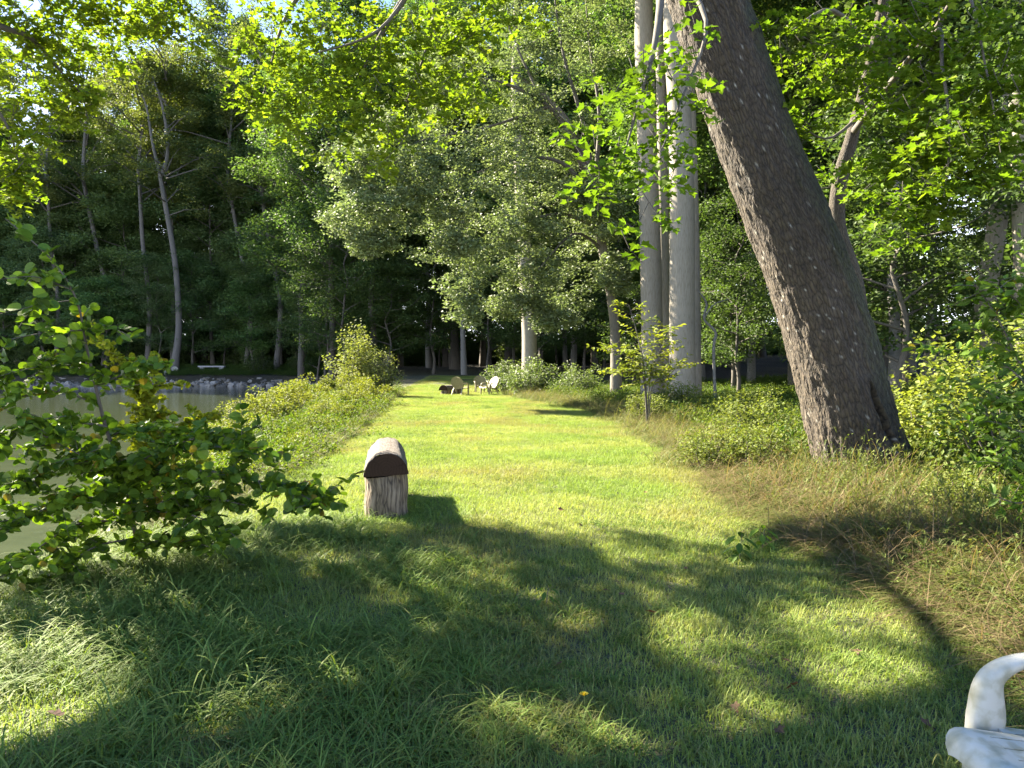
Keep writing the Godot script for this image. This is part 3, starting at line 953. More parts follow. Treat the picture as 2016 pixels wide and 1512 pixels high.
func right_shrub() -> void:
	var base := at(2110, 1100, 5.8)
	base.y = ground_y(base.x, base.z)
	var root := thing("broadleaf_shrub", "shrub with large glossy oval leaves reaching in at the right edge", "shrub", base)
	var wood := Shape.new()
	var list := []
	var tints := PackedColorArray()
	var a := Color(0.070, 0.135, 0.018)
	var b := Color(0.130, 0.205, 0.024)
	for br in [
		[[2110, 1100, 5.8, 0.02], [2070, 850, 5.8, 0.015], [2000, 700, 5.8, 0.01], [1960, 620, 5.8, 0.006], [1915, 555, 5.8, 0.003]],
		[[2070, 850, 5.8, 0.012], [2060, 700, 5.6, 0.008], [2010, 600, 5.6, 0.005], [1960, 565, 5.6, 0.003]],
		[[2040, 780, 5.8, 0.01], [1980, 720, 6.0, 0.006], [1900, 690, 6.2, 0.004], [1840, 690, 6.3, 0.002]],
		[[2060, 820, 5.8, 0.01], [1980, 790, 6.0, 0.006], [1920, 760, 6.2, 0.004], [1860, 740, 6.3, 0.002]],
		[[2000, 700, 5.8, 0.006], [1940, 660, 5.9, 0.004], [1890, 640, 6.0, 0.002]],
		[[2070, 850, 5.8, 0.01], [2010, 850, 5.8, 0.006], [1950, 830, 5.9, 0.004], [1890, 840, 6.0, 0.002]],
		[[2090, 900, 5.8, 0.01], [2020, 920, 5.7, 0.006], [1960, 900, 5.8, 0.003]],
		[[2010, 600, 5.6, 0.005], [2040, 540, 5.6, 0.003]],
		[[2090, 950, 5.8, 0.01], [2010, 990, 5.6, 0.006], [1950, 970, 5.7, 0.003]],
		[[1960, 620, 5.8, 0.004], [1990, 590, 5.8, 0.003], [2030, 590, 5.7, 0.002]],
	]:
		leafy_branch(list, tints, wood, base, br, 0.10, 0.026, a, b, 3, 0.7)
	part("branch", wood.mesh(), mat.wood_bark, root)
	foliage(root, oval_leaf(), "glossy", list, tints, 300)

# saplings with feathered leaves: each leaf a stalk with paired leaflets
func feather_sapling(label: String, foot: Vector3, stems: Array, size: float, a: Color, b: Color) -> void:
	var root := thing("walnut_sapling", label, "sapling", foot, 0.0, "feather-leaved saplings")
	var wood := Shape.new()
	var list := []
	var tints := PackedColorArray()
	for st in stems:
		var q := [r4(Vector3(0, -0.2, 0), 0.02)]
		for p in st: q.append(r4(at(p[0], p[1], p[2]) - foot, p[3]))
		var path := smooth_path(q, 7)
		tube(wood, path, 6)
		for k in range(6, path.size()):
			var p := p3(path[k])
			for z in 2:
				var t := R.randf() * TAU
				var go := Vector3(cos(t), rnd(-0.1, 0.6), sin(t)).normalized()
				var long := size * rnd(3.0, 5.0)
				var tone := tint(a, b)
				tube(wood, [r4(p, 0.004), r4(p + go * long * 0.5 + Vector3(0, 0.02, 0), 0.003), r4(p + go * long, 0.002)], 3)
				for j in 4:
					for sd in [-1.0, 1.0]:
						var at_stalk := p + go * long * (0.3 + 0.2 * j)
						var out: Vector3 = (go * 0.5 + go.cross(Vector3.UP).normalized() * sd + Vector3(0, -0.2, 0)).normalized()
						var nn := (Vector3.UP + Vector3(R.randfn(), R.randfn(), R.randfn()) * 0.35).normalized()
						list.append(Transform3D(leaf_basis(nn, out, size * rnd(0.8, 1.2)), at_stalk))
						tints.append(tone * rnd(0.85, 1.15))
	part("stem", wood.mesh(), mat.wood_bark, root)
	foliage(root, oval_leaf(), "bush", list, tints, 300)

# ------------------------------------------------------------------ big trees of the clearing
func spreading_elm() -> void:
	var base := at(1213, 780, 33.0)
	base.y = ground_y(base.x, base.z)
	var root := thing("spreading_elm", "wide elm leaning left over the lawn with pale shimmering foliage and dark fanned boughs", "tree", base)
	var wood := Shape.new()
	var q := [r4(Vector3(0, -0.5, 0), 0.28)]
	for p in [[1210, 640, 33, 0.21], [1188, 500, 33, 0.19], [1168, 390, 33, 0.18], [1140, 280, 33, 0.14], [1085, 200, 33, 0.11], [1010, 140, 33, 0.07], [930, 60, 33, 0.03]]: q.append(r4(at(p[0], p[1], p[2]) - base, p[3]))
	tube(wood, smooth_path(q, 8), 16, Color(0.15, 0.14, 0.115))
	part("trunk", wood.mesh(), mat.fine_bark, root)
	wood = Shape.new()
	for e in [[[1168, 390, 33, 0.16], [1140, 300, 32.5, 0.12], [1080, 210, 32, 0.09], [980, 160, 31.5, 0.05], [880, 150, 31, 0.02]],
		[[1168, 390, 33, 0.15], [1120, 260, 32.5, 0.11], [1075, 205, 32, 0.08], [1030, 120, 32, 0.05], [990, 20, 32, 0.02]],
		[[1175, 420, 33, 0.12], [1120, 330, 32, 0.09], [1040, 310, 31.5, 0.06], [940, 340, 31, 0.03]],
		[[1172, 400, 33, 0.13], [1150, 250, 33, 0.1], [1110, 110, 33, 0.06], [1090, -20, 33, 0.03]],
		[[1180, 450, 33, 0.1], [1100, 420, 32, 0.06], [1000, 450, 31, 0.02]],
		[[1168, 390, 33, 0.12], [1180, 230, 33.5, 0.08], [1160, 80, 34, 0.05], [1150, -60, 34, 0.02]],
		[[1080, 210, 32, 0.07], [960, 250, 31, 0.05], [820, 280, 30, 0.03], [700, 340, 29.5, 0.01]],
		[[1185, 490, 33, 0.08], [1130, 460, 32, 0.05], [1060, 530, 31, 0.02]]]:
		limb(wood, base, e, 7)
	part("limb", wood.mesh(), mat.wood_bark, root)
	var leaves := Shape.new()
	var a := Color(0.112, 0.155, 0.068)
	var b := Color(0.180, 0.215, 0.105)
	for e in [[720, 370, 80, 70, 29], [700, 320, 60, 50, 29.5], [700, 440, 60, 40, 29.5], [740, 480, 50, 25, 29.6], [800, 320, 90, 70, 29.5], [800, 410, 80, 60, 29.5], [860, 460, 70, 60, 30], [910, 520, 60, 60, 30], [915, 600, 30, 45, 30], [880, 360, 90, 70, 30], [960, 420, 90, 70, 30.5], [970, 520, 80, 60, 31], [1050, 480, 80, 60, 31.5], [1000, 330, 90, 70, 31], [900, 260, 110, 70, 31], [1060, 400, 80, 60, 32], [1050, 560, 70, 40, 32], [960, 170, 120, 70, 31.5], [1080, 250, 100, 70, 32.5], [1100, 120, 110, 80, 33], [1000, 60, 120, 70, 33], [1180, 60, 100, 80, 34], [1130, 330, 70, 60, 33.5], [860, 150, 90, 60, 31], [1120, 560, 60, 60, 33.5], [1150, 460, 50, 50, 34], [770, 260, 70, 50, 30], [1000, 600, 50, 25, 31.5], [1020, -60, 160, 70, 33], [1180, -60, 120, 70, 34], [1050, -200, 160, 90, 33.5], [1200, -180, 140, 90, 34.5], [1030, 460, 70, 60, 33], [1020, 250, 70, 70, 33], [1190, 430, 40, 50, 31.5], [1150, 390, 50, 40, 31.5], [1210, 540, 35, 40, 32], [1090, 620, 45, 30, 32]]:
		var bl := blob(e)
		var rad: Vector3 = bl[1]
		for k in 30:
			var d := Vector3(R.randfn(), R.randfn(), R.randfn()).normalized() * pow(R.randf(), 0.35)
			var c: Vector3 = bl[0] - base + d * rad
			clump(leaves, c, Vector3(0.55, 0.3, 0.55) * rnd(0.6, 1.3), 90, 0.14, a, b, 0.8)
	part("crown", leaves.mesh(), mat.elm, root)

func pale_trunk(called: String, label: String, pts: Array, sides := 36, top := true) -> void:
	var foot := at(pts[0][0], 800, pts[0][2])
	foot.y = ground_y(foot.x, foot.z)
	var root := thing(called, label, "tree", foot)
	var wood := Shape.new()
	var q := [r4(Vector3(0, -0.5, 0), pts[0][3] * 1.35), r4(Vector3(0, 0.35, 0), pts[0][3] * 1.12)]
	for p in pts: q.append(r4(at(p[0], p[1], p[2]) - foot, p[3]))
	var last := p3(q[-1])
	q.append(r4(last + Vector3(0.2, 8, 0.3), pts[-1][3] * 0.6))
	q.append(r4(last + Vector3(0.0, 14, 0.2), 0.05))
	var tone := Color(0.265, 0.240, 0.195)
	tube(wood, smooth_path(q, 14), sides, tone)
	part("trunk", wood.mesh(), mat.fine_bark, root)
	var lw := Shape.new()
	var leaves := Shape.new()
	for k in 14 if top else 9:
		var h := last.y + 1.0 + k * 0.85
		var t := k * 2.4
		var from := Vector3(last.x, h, last.z)
		var e := from + Vector3(cos(t) * rnd(2, 4.5), rnd(1, 3), sin(t) * rnd(2, 4.5))
		tube(lw, smooth_path([r4(from, 0.1), r4(from.lerp(e, 0.5) + Vector3(0, 0.4, 0), 0.06), r4(e, 0.02)], 4), 6)
		for z in 6: clump(leaves, from.lerp(e, rnd(0.5, 1.15)) + Vector3(R.randfn(), R.randfn() * 0.5, R.randfn()) * 0.8, Vector3(1.3, 0.7, 1.3), 190, 0.2, Color(0.07, 0.11, 0.025), Color(0.11, 0.15, 0.03))
	part("limb", lw.mesh(), mat.wood_bark, root)
	part("crown", leaves.mesh(), mat.forest, root)

# ------------------------------------------------------------------ the wood and the far shore
func make_forest() -> void:
	var tall := []
	for k in 5:
		tall.append(make_tree("forest_tree", {height = [31.0, 34.0, 29.0, 33.0, 30.0][k], bole = [9.0, 12.0, 8.0, 14.0, 10.0][k], spread = [5.2, 4.6, 5.6, 4.4, 5.8][k], radius = [0.34, 0.3, 0.36, 0.28, 0.4][k], leaves = 42000, leaf = 0.25, branches = 30, rise = [0.7, 1.0, 0.6, 1.1, 0.7][k], clump = 0.3, bark = "pale_bark" if k in [1, 3] else "wood_bark", lean = Vector3(R.randfn(), 0, R.randfn()) * 0.9,
			a = [Color(0.059, 0.106, 0.038), Color(0.076, 0.119, 0.043), Color(0.065, 0.119, 0.034), Color(0.092, 0.131, 0.043), Color(0.054, 0.100, 0.034)][k], b = [Color(0.097, 0.156, 0.047), Color(0.124, 0.163, 0.054), Color(0.108, 0.163, 0.041), Color(0.173, 0.188, 0.041), Color(0.092, 0.150, 0.041)][k]}))
	var low := []
	for k in 3:
		low.append(make_tree("understory_tree", {height = [11.0, 9.0, 13.0][k], bole = [1.2, 0.8, 1.8][k], spread = [3.6, 3.2, 3.8][k], radius = 0.13, leaves = 16000, leaf = 0.19, branches = 20, rise = 0.35, clump = 0.33, flat = 0.5, a = [Color(0.059, 0.112, 0.041), Color(0.065, 0.125, 0.041), Color(0.070, 0.125, 0.047)][k], b = [Color(0.119, 0.188, 0.061), Color(0.119, 0.200, 0.054), Color(0.140, 0.188, 0.074)][k]}))
	var shade_tinted := []  # understory with woodland shade painted into its leaf colours, no separate species
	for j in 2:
		shade_tinted.append(make_tree("shade_tinted_tree", {height = [12.0, 9.5][j], bole = [1.8, 1.4][j], spread = [3.8, 3.2][j], radius = 0.14, leaves = 15000, leaf = 0.17, branches = 20, rise = 0.35, clump = 0.32, flat = 0.45, a = [Color(0.045, 0.080, 0.024), Color(0.050, 0.085, 0.026)][j], b = [Color(0.080, 0.120, 0.036), Color(0.085, 0.125, 0.036)][j]}))
	var mid := []
	for j in 2:
		mid.append(make_tree("broad_tree", {height = [19.0, 16.0][j], bole = [1.0, 0.6][j], spread = [4.6, 4.2][j], radius = 0.2, leaves = 34000, leaf = 0.22, branches = 28, rise = 0.4, clump = 0.3, flat = 0.5, a = [Color(0.070, 0.119, 0.043), Color(0.076, 0.125, 0.041)][j], b = [Color(0.119, 0.175, 0.061), Color(0.135, 0.188, 0.061)][j]}))
	# far shore: front row, some of the boles stand out pale against the shade
	var named := {345: "pale curved tree trunk at the far shore beside the wooden post", 290: "thin slanting grey trunk at the far shore, left of the curved one", 485: "straight slim trunk at the far shore just right of the stone bench", 545: "straight pale trunk at the far shore, rightmost of the slim ones", 205: "grey trunk at the far shore behind the round-leaved shrub", 110: "slim grey trunk at the far shore near the left edge"}
	for px in named:
		var d: float = {345: 77.0, 290: 79.0, 485: 80.0, 545: 78.5, 205: 80.0, 110: 79.0}[px]
		far_trunk(named[px], px, d, {345: 0.5, 290: 0.24, 485: 0.23, 545: 0.28, 205: 0.26, 110: 0.2}[px], px == 345)
	var k := 0
	for row in [[-84.0, 7.0, 0], [-92.0, 7.0, 1], [-102.0, 9.5, 2]]:
		var x: float = -92.0 + 3.0 * row[2]
		var nth := 0
		while x < -12.0:
			var z: float = row[0] + rnd(-2.5, 2.5)
			var xx := x + rnd(-1.8, 1.8)
			plant(tall[k % 5], on_ground(xx, z), R.randf() * TAU, rnd(0.85, 1.08), ("front-row tall tree beyond the pond, %s from the left" % ORDER[nth]) if row[2] == 0 else "tall leafy tree deep in the wood beyond the pond", "tree", "trees of the wood beyond the pond")
			nth += 1
			k += 1
			x += row[1]
	for px in [30, 150, 250, 420, 520, 600, 660, 720]:
		var fp := at(px, 720, rnd(81.0, 84.0))
		plant(mid[k % 2], on_ground(fp.x, fp.z), R.randf() * TAU, rnd(0.95, 1.25), "broad leafy tree in the front of the far shore, %s from the left" % ORDER[[30, 150, 250, 420, 520, 600, 660, 720].find(px)], "tree", "broad trees on the far shore")
		k += 1
	for row in [[-79.5, 4.0], [-86.0, 5.0], [-95.0, 6.0]]:
		var x: float = -80.0
		while x < -14.0:
			var xx := x + rnd(-1.5, 1.5)
			plant(low[k % 3], on_ground(xx, row[0] + rnd(-1.8, 1.8)), R.randf() * TAU, rnd(0.75, 1.2), "low leafy understory tree along the far shore", "tree", "understory trees along the far shore")
			k += 1
			x += row[1]
	for e in [[-31.0, -87.0, "tallest crown beyond the pond, standing where the sky opens"], [-35.5, -89.0, "second tallest crown beyond the pond, left of the sky gap"], [-60.0, -86.0, "tall crown beyond the pond at the left edge"]]:
		plant(tall[k % 5], on_ground(e[0], e[1]), R.randf() * TAU, 1.22, e[2], "tree", "tallest trees beyond the pond")
		k += 1
	# middle storey across the pond, and the deep back of the wood
	var x2 := -86.0
	while x2 < -13.0:
		plant(mid[k % 2], on_ground(x2 + rnd(-1.5, 1.5), -84.5 + rnd(-2.0, 2.0)), R.randf() * TAU, rnd(0.8, 1.15), "broad leafy tree of middle height across the pond", "tree", "middle-height trees across the pond")
		k += 1
		x2 += 5.2
	for row in [[-111.0, 5.0], [-120.0, 5.5]]:
		x2 = -98.0
		while x2 < 58.0:
			plant(mid[k % 2], on_ground(x2 + rnd(-1.5, 1.5), row[0] + rnd(-2.0, 2.0)), R.randf() * TAU, rnd(0.8, 1.15), "dark leafy tree deep in the back of the wood", "tree", "trees deep in the back of the wood")
			k += 1
			x2 += row[1]
	for e in 14:
		plant(mid[k % 2], on_ground(rnd(50.0, 58.0), -22.0 - 6.5 * e), R.randf() * TAU, rnd(0.8, 1.15), "dark leafy tree deep in the back of the wood", "tree", "trees deep in the back of the wood")
		k += 1
	# the dark wood behind the lawn
	for row in [[-62.0, 5.6, -15.0, 26.0], [-69.0, 6.0, -17.0, 30.0], [-76.0, 6.0, -14.0, 34.0], [-84.0, 6.5, -12.0, 36.0], [-93.0, 7.0, -12.0, 44.0], [-104.0, 7.5, -10.0, 50.0]]:
		var x: float = row[2]
		var nth := 0
		while x < row[3]:
			var xx := x + rnd(-1.6, 1.6)
			var z: float = row[0] + rnd(-2.0, 2.0)
			plant(tall[k % 5], on_ground(xx, z), R.randf() * TAU, rnd(0.8, 1.05), ("front-row tree of the dark wood behind the lawn, %s from the pond side" % ORDER[nth]) if row[0] > -65.0 else "tall tree standing deep in the dark wood behind the lawn", "tree", "trees of the dark wood behind the lawn")
			nth += 1
			k += 1
			x += row[1]
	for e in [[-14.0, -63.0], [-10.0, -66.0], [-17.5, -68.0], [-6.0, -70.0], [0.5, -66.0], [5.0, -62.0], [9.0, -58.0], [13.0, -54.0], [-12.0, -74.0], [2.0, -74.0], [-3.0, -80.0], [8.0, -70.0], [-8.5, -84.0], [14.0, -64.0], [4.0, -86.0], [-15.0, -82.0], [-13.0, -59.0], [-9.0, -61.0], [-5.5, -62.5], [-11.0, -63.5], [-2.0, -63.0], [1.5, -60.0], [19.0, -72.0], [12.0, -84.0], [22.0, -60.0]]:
		plant(shade_tinted[k % 2], on_ground(e[0] + rnd(-1, 1), e[1] + rnd(-1, 1)), R.randf() * TAU, rnd(0.8, 1.15), "low leafy understory tree in the dark wood behind the lawn", "tree", "understory trees of the dark wood")
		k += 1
	# the wood on the right
	for e in [[9.0, -40.0], [14.0, -45.0], [8.5, -49.0], [19.0, -41.0], [25.0, -47.0], [13.0, -36.0], [18.0, -32.0], [24.0, -35.0], [31.0, -40.0], [14.5, -27.0], [20.5, -25.0], [27.0, -29.0], [33.0, -33.0], [16.0, -20.5], [22.0, -18.0], [29.0, -22.0], [36.0, -26.0], [19.0, -52.0], [27.0, -55.0], [34.0, -50.0], [40.0, -44.0], [12.5, -52.0], [42.0, -34.0], [30.0, -62.0], [38.0, -60.0], [46.0, -54.0], [47.0, -42.0]]:
		plant(tall[k % 5], on_ground(e[0] + rnd(-0.8, 0.8), e[1] + rnd(-0.8, 0.8)), R.randf() * TAU, rnd(0.75, 1.0), "tall tree in the wood behind the leaning trunk", "tree", "trees of the wood on the right")
		k += 1
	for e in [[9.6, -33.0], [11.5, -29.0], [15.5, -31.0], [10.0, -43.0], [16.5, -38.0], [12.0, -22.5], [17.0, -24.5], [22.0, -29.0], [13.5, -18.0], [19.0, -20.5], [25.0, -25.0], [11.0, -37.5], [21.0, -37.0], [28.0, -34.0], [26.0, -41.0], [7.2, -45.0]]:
		plant(shade_tinted[k % 2], on_ground(e[0] + rnd(-0.6, 0.6), e[1] + rnd(-0.6, 0.6)), R.randf() * TAU, rnd(0.6, 1.0), "low leafy understory tree behind the leaning trunk", "tree", "understory trees of the wood on the right")
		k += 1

func far_trunk(label: String, px: float, d: float, r: float, forked: bool) -> void:
	var foot := at(px, 722, d)
	foot.y = ground_y(foot.x, foot.z)
	var root := thing("shore_tree", label, "tree", foot)
	var wood := Shape.new()
	var sway := rnd(-14, 14)
	var paths := [[[px, 715, r * 1.15], [px + 6 - sway * 0.2, 600, r], [px - 12 + sway * 0.3, 480, r * 0.85], [px - 25 + sway, 370, r * 0.75], [px - 28 + sway, 330, r * 0.7]]]
	if forked:
		paths = [[[345, 715, 0.40], [352, 640, 0.31], [345, 520, 0.27], [325, 400, 0.24], [316, 350, 0.22]], [[316, 350, 0.22], [330, 300, 0.17], [322, 220, 0.13], [300, 150, 0.05]], [[316, 350, 0.18], [300, 280, 0.14], [285, 200, 0.09], [250, 140, 0.04]]]
	else:
		paths[0].append([px - 20 + sway * 1.2, 240, r * 0.5])
		paths[0].append([px - 10 + sway, 130, r * 0.15])
	for e in paths:
		var q := [r4(Vector3(0, -0.5, 0), e[0][2] * 1.2)] if e == paths[0] else []
		for p in e: q.append(r4(at(p[0], p[1], d) - foot, p[2]))
		tube(wood, smooth_path(q, 5), 10, Color(0.13, 0.125, 0.11))
	part("trunk", wood.mesh(), mat.fine_bark, root)
	var lw := Shape.new()
	var leaves := Shape.new()
	for k in 22:
		var y := rnd(60, 380)
		var from := at(px - 22 + sway, y + 50, d) - foot
		var e := from + Vector3(R.randfn() * 2.6, rnd(0.5, 3.5), R.randfn() * 2.6)
		tube(lw, [r4(from, 0.09), r4(from.lerp(e, 0.5) + Vector3(0, 0.3, 0), 0.06), r4(e, 0.02)], 5)
		for z in 3: clump(leaves, e + Vector3(R.randfn(), R.randfn() * 0.6, R.randfn()) * 0.8, Vector3(1.3, 0.7, 1.3) * rnd(0.6, 1.2), 120, 0.24, Color(0.07, 0.095, 0.03), Color(0.15, 0.17, 0.05))
	part("limb", lw.mesh(), mat.wood_bark, root)
	part("crown", leaves.mesh(), mat.forest, root)

# ------------------------------------------------------------------ grass
func blade(s: Shape, foot: Vector3, heading: float, long: float, wide: float, bend: float, segs: int, c: Color) -> void:
	var go := Vector3(cos(heading), 0, sin(heading))
	var across := Vector3(-go.z, 0, go.x) * wide * 0.5
	var p := foot
	var ang := 1.45 - bend * 0.25
	var first := s.v.size()
	for k in segs:
		var w := 1.0 - 0.75 * pow(float(k) / segs, 1.5)
		s.v.append(p - across * w)
		s.v.append(p + across * w)
		s.c.append(c); s.c.append(c)
		p += (go * cos(ang) + Vector3.UP * sin(ang)) * long / segs
		ang -= bend / segs * 1.6
	s.v.append(p)
	s.c.append(c)
	for k in segs - 1:
		var b := first + k * 2
		s.i.append_array([b, b + 2, b + 1, b + 1, b + 2, b + 3])
	var e := first + segs * 2
	s.i.append_array([e - 2, e, e - 1])

func turf(count: int, rad: float, h0: float, h1: float, wide: float, b0: float, b1: float, segs: int, dry: float) -> ArrayMesh:
	var s := Shape.new()
	for k in count:
		var t := R.randf() * TAU
		var r := sqrt(R.randf()) * rad
		var c := Color(0.8, 1.0, 0.75).lerp(Color(1.15, 1.1, 0.9), R.randf()) * rnd(0.75, 1.2)
		if R.randf() < dry: c = Color(1.9, 1.3, 1.9) * rnd(0.6, 1.2)
		blade(s, Vector3(cos(t) * r, -0.01, sin(t) * r), R.randf() * TAU, rnd(h0, h1), wide * rnd(0.6, 1.3), rnd(b0, b1), segs, c)
	return s.mesh()

func scatter(called: String, parent: Node, meshes: Array, spots: Array, tints: PackedColorArray, family := "grass") -> void:
	for k in meshes.size():
		var mm := MultiMesh.new()
		mm.transform_format = MultiMesh.TRANSFORM_3D
		mm.use_colors = true
		mm.mesh = meshes[k]
		var n := 0
		for j in range(k, spots.size(), meshes.size()): n += 1
		mm.instance_count = n
		var w := 0
		for j in range(k, spots.size(), meshes.size()):
			mm.set_instance_transform(w, spots[j])
			mm.set_instance_color(w, tints[j])
			w += 1
		var mi := MultiMeshInstance3D.new()
		mi.name = called
		mi.multimesh = mm
		mi.material_override = mat[family]
		parent.add_child(mi, true)
		mi.set_meta("kind", "stuff")

func stuff(called: String, label: String, category: String) -> Node3D:
	var o := Node3D.new()
	o.name = numbered(called)
	add_child(o)
	tag(o, label, category, "", "stuff")
	return o

func set_down(x: float, z: float, size: float, tall := 1.0) -> Transform3D:
	return Transform3D(Basis(Vector3.UP, R.randf() * TAU).scaled(Vector3(size, size * tall, size)), on_ground(x, z))

func lawn_left(z: float) -> float:
	return lerpf(-3.2, -5.6, smoothstep(-8.0, -45.0, z))

func lawn_right(z: float) -> float:
	return 2.5 + 0.5 * smoothstep(-8.0, -16.0, z) - 3.6 * smoothstep(-20.0, -42.0, z) + 0.3 * N.get_noise_2d(3.0, z * 9.0)

func make_grass() -> void:
	var fresh := Color(0.180, 0.252, 0.058)
	var warm := Color(0.262, 0.295, 0.098)
	var deep := Color(0.095, 0.145, 0.030)
	var straw := Color(0.23, 0.185, 0.085)
	# short sward of the lawn
	var short := []
	for k in 6: short.append(turf(230, 0.26, 0.03, 0.085, 0.0055, 0.3, 1.5, 2, 0.16))
	var spots := []
	var tints := PackedColorArray()
	var z := -1.6
	while z > -60.0:
		var x := -6.2
		var step := 0.19 + 0.0022 * -z
		while x < lawn_right(z) + 1.0:
			var xx := x + rnd(-0.1, 0.1)
			var zz := z + rnd(-0.1, 0.1)
			if in_pond(xx, zz) < -0.35 and absf(xx) < 1.5 - 0.75 * zz:
				var dry := smoothstep(0.0, 0.4, N.get_noise_2d(xx * 13.0, zz * 9.0) + 0.16 * smoothstep(-1.0, 3.0, xx) - 0.08)
				if zz > -7.5: dry = clampf(dry + (0.15 + 0.45 * N.get_noise_2d(xx * 24.0, zz * 24.0 + 70.0)) * smoothstep(-1.5, 1.2, xx), 0.0, 1.0)
				var c := fresh.lerp(warm, clampf(0.5 + 1.4 * N.get_noise_2d(xx * 20.0 + 90.0, zz * 20.0), 0, 1)).lerp(straw, 0.55 * dry)
				spots.append(set_down(xx, zz, rnd(0.85, 1.2), rnd(0.7, 1.3)))
				tints.append(c * rnd(0.85, 1.15))
			x += step
		z -= step
	scatter("turf", stuff("lawn_grass", "short sunlit grass of the lawn path", "grass"), short, spots, tints)
	# longer tufts in the foreground and along the edges of the path
	var long := []
	for k in 6: long.append(turf(28, 0.08, 0.14, 0.48, 0.0085, 0.9, 2.6, 6, 0.2))
	spots = []
	tints = PackedColorArray()
	for k in 13000:
		var zz := -1.3 - 6.6 * R.randf()
		var xx := rnd(-5.2, 3.2)
		if absf(xx) > 0.9 - 0.75 * zz or in_pond(xx, zz) > -0.25: continue
		var left := smoothstep(0.8, -1.6, xx)
		var lush := 0.5 + N.get_noise_2d(xx * 22.0, zz * 22.0 + 31.0) * 1.6
		if R.randf() > clampf(lush * (0.22 + 0.78 * left), 0.04, 1.0) * smoothstep(-7.8, -6.0, zz + 0.6 * left): continue
		spots.append(set_down(xx, zz, rnd(0.55, 1.05) * (0.6 + 0.4 * left), rnd(0.7, 1.15)))
		var c := deep.lerp(fresh, R.randf() * 0.7).lerp(straw, (0.45 if R.randf() < 0.25 else 0.0) * (1.0 - 0.7 * left))
		tints.append(c * rnd(0.8, 1.2))
	scatter("tuft", stuff("long_grass", "long arching grass in the shaded foreground", "grass"), long, spots, tints)
	# tall rough grass, half dry, along both borders
	var rough := []
	for k in 6: rough.append(turf(38, 0.12, 0.22, 0.8, 0.0095, 0.5, 2.4, 5, 0.42))
	spots = []
	tints = PackedColorArray()
	for k in 14000:
		var zz := -1.8 - 38.0 * pow(R.randf(), 2.2)
		var edge := lawn_right(zz)
		var xx := edge + 0.05 + absf(R.randfn()) * (1.3 + 0.05 * -zz)
		if k % 4 == 0: xx = lawn_left(zz) - 0.1 - absf(R.randfn()) * 0.8
		if in_pond(xx, zz) > -0.15 or (xx < 0 and zz > -7.5): continue
		if Vector2(xx - 4.85, zz + 10.8).length() < 0.75: continue
		var near := smoothstep(0.0, 1.3, absf(xx - edge) + 0.6 * N.get_noise_2d(xx * 30.0, zz * 30.0)) if xx > 0 else 0.7
		spots.append(set_down(xx, zz, rnd(0.6, 1.0), rnd(0.6, 1.05) * (0.3 + 0.7 * near)))
		tints.append(deep.lerp(warm, 0.5 * R.randf()).lerp(Color(0.12, 0.085, 0.04), 0.8 * R.randf()) * rnd(0.65, 1.1))
	scatter("tuft", stuff("rough_grass", "tall half-dry grass and weeds along the borders of the path", "grass"), rough, spots, tints)
	# tall dry bents, single arching stems with drooping heads
	var bents := []
	for k in 5:
		var s := Shape.new()
		for j in 12:
			var t := R.randf() * TAU
			var h := rnd(0.35, 0.95)
			var foot := Vector3(R.randfn() * 0.16, 0, R.randfn() * 0.16)
			var c := Color(0.25, 0.195, 0.105).lerp(Color(0.15, 0.105, 0.058), R.randf())
			blade(s, foot, t, h, 0.0065, rnd(0.6, 1.9), 6, c)
			for q in 3: blade(s, foot + Vector3(R.randfn() * 0.05, 0.0, R.randfn() * 0.05), R.randf() * TAU, h * rnd(0.3, 0.7), 0.008, rnd(0.8, 2.6), 4, Color(0.10, 0.14, 0.03).lerp(c, R.randf()))
		bents.append(s.mesh())
	spots = []
	tints = PackedColorArray()
	for k in 2400:
		var zz := -2.4 - 24.0 * pow(R.randf(), 1.9)
		var xx := lawn_right(zz) + 0.1 + absf(R.randfn()) * (1.1 + 0.05 * -zz)
		if Vector2(xx - 4.9, zz + 10.8).length() < 0.7: continue
		spots.append(set_down(xx, zz, rnd(0.6, 1.15), rnd(0.6, 1.15) * (0.45 + 0.55 * smoothstep(0.1, 1.0, xx - lawn_right(zz)))))
		tints.append(Color.WHITE * rnd(0.6, 1.1))
	for k in 650:
		var zz := -11.5 - 24.0 * R.randf()
		var xx := lawn_right(zz) - 0.1 + absf(R.randfn()) * 1.1
		if Vector2(xx - 4.9, zz + 10.8).length() < 0.7: continue
		spots.append(set_down(xx, zz, rnd(0.8, 1.4), rnd(0.5, 1.0)))
		tints.append(Color(0.85, 1.1, 0.85) * rnd(0.7, 1.1))
	scatter("bent", stuff("dry_grass", "tall dry tan grass around the leaning trunk and along the verge", "grass"), bents, spots, tints)
	# leafy weed stalks and brown bents among the rough grass on the wood side
	var stalks := []
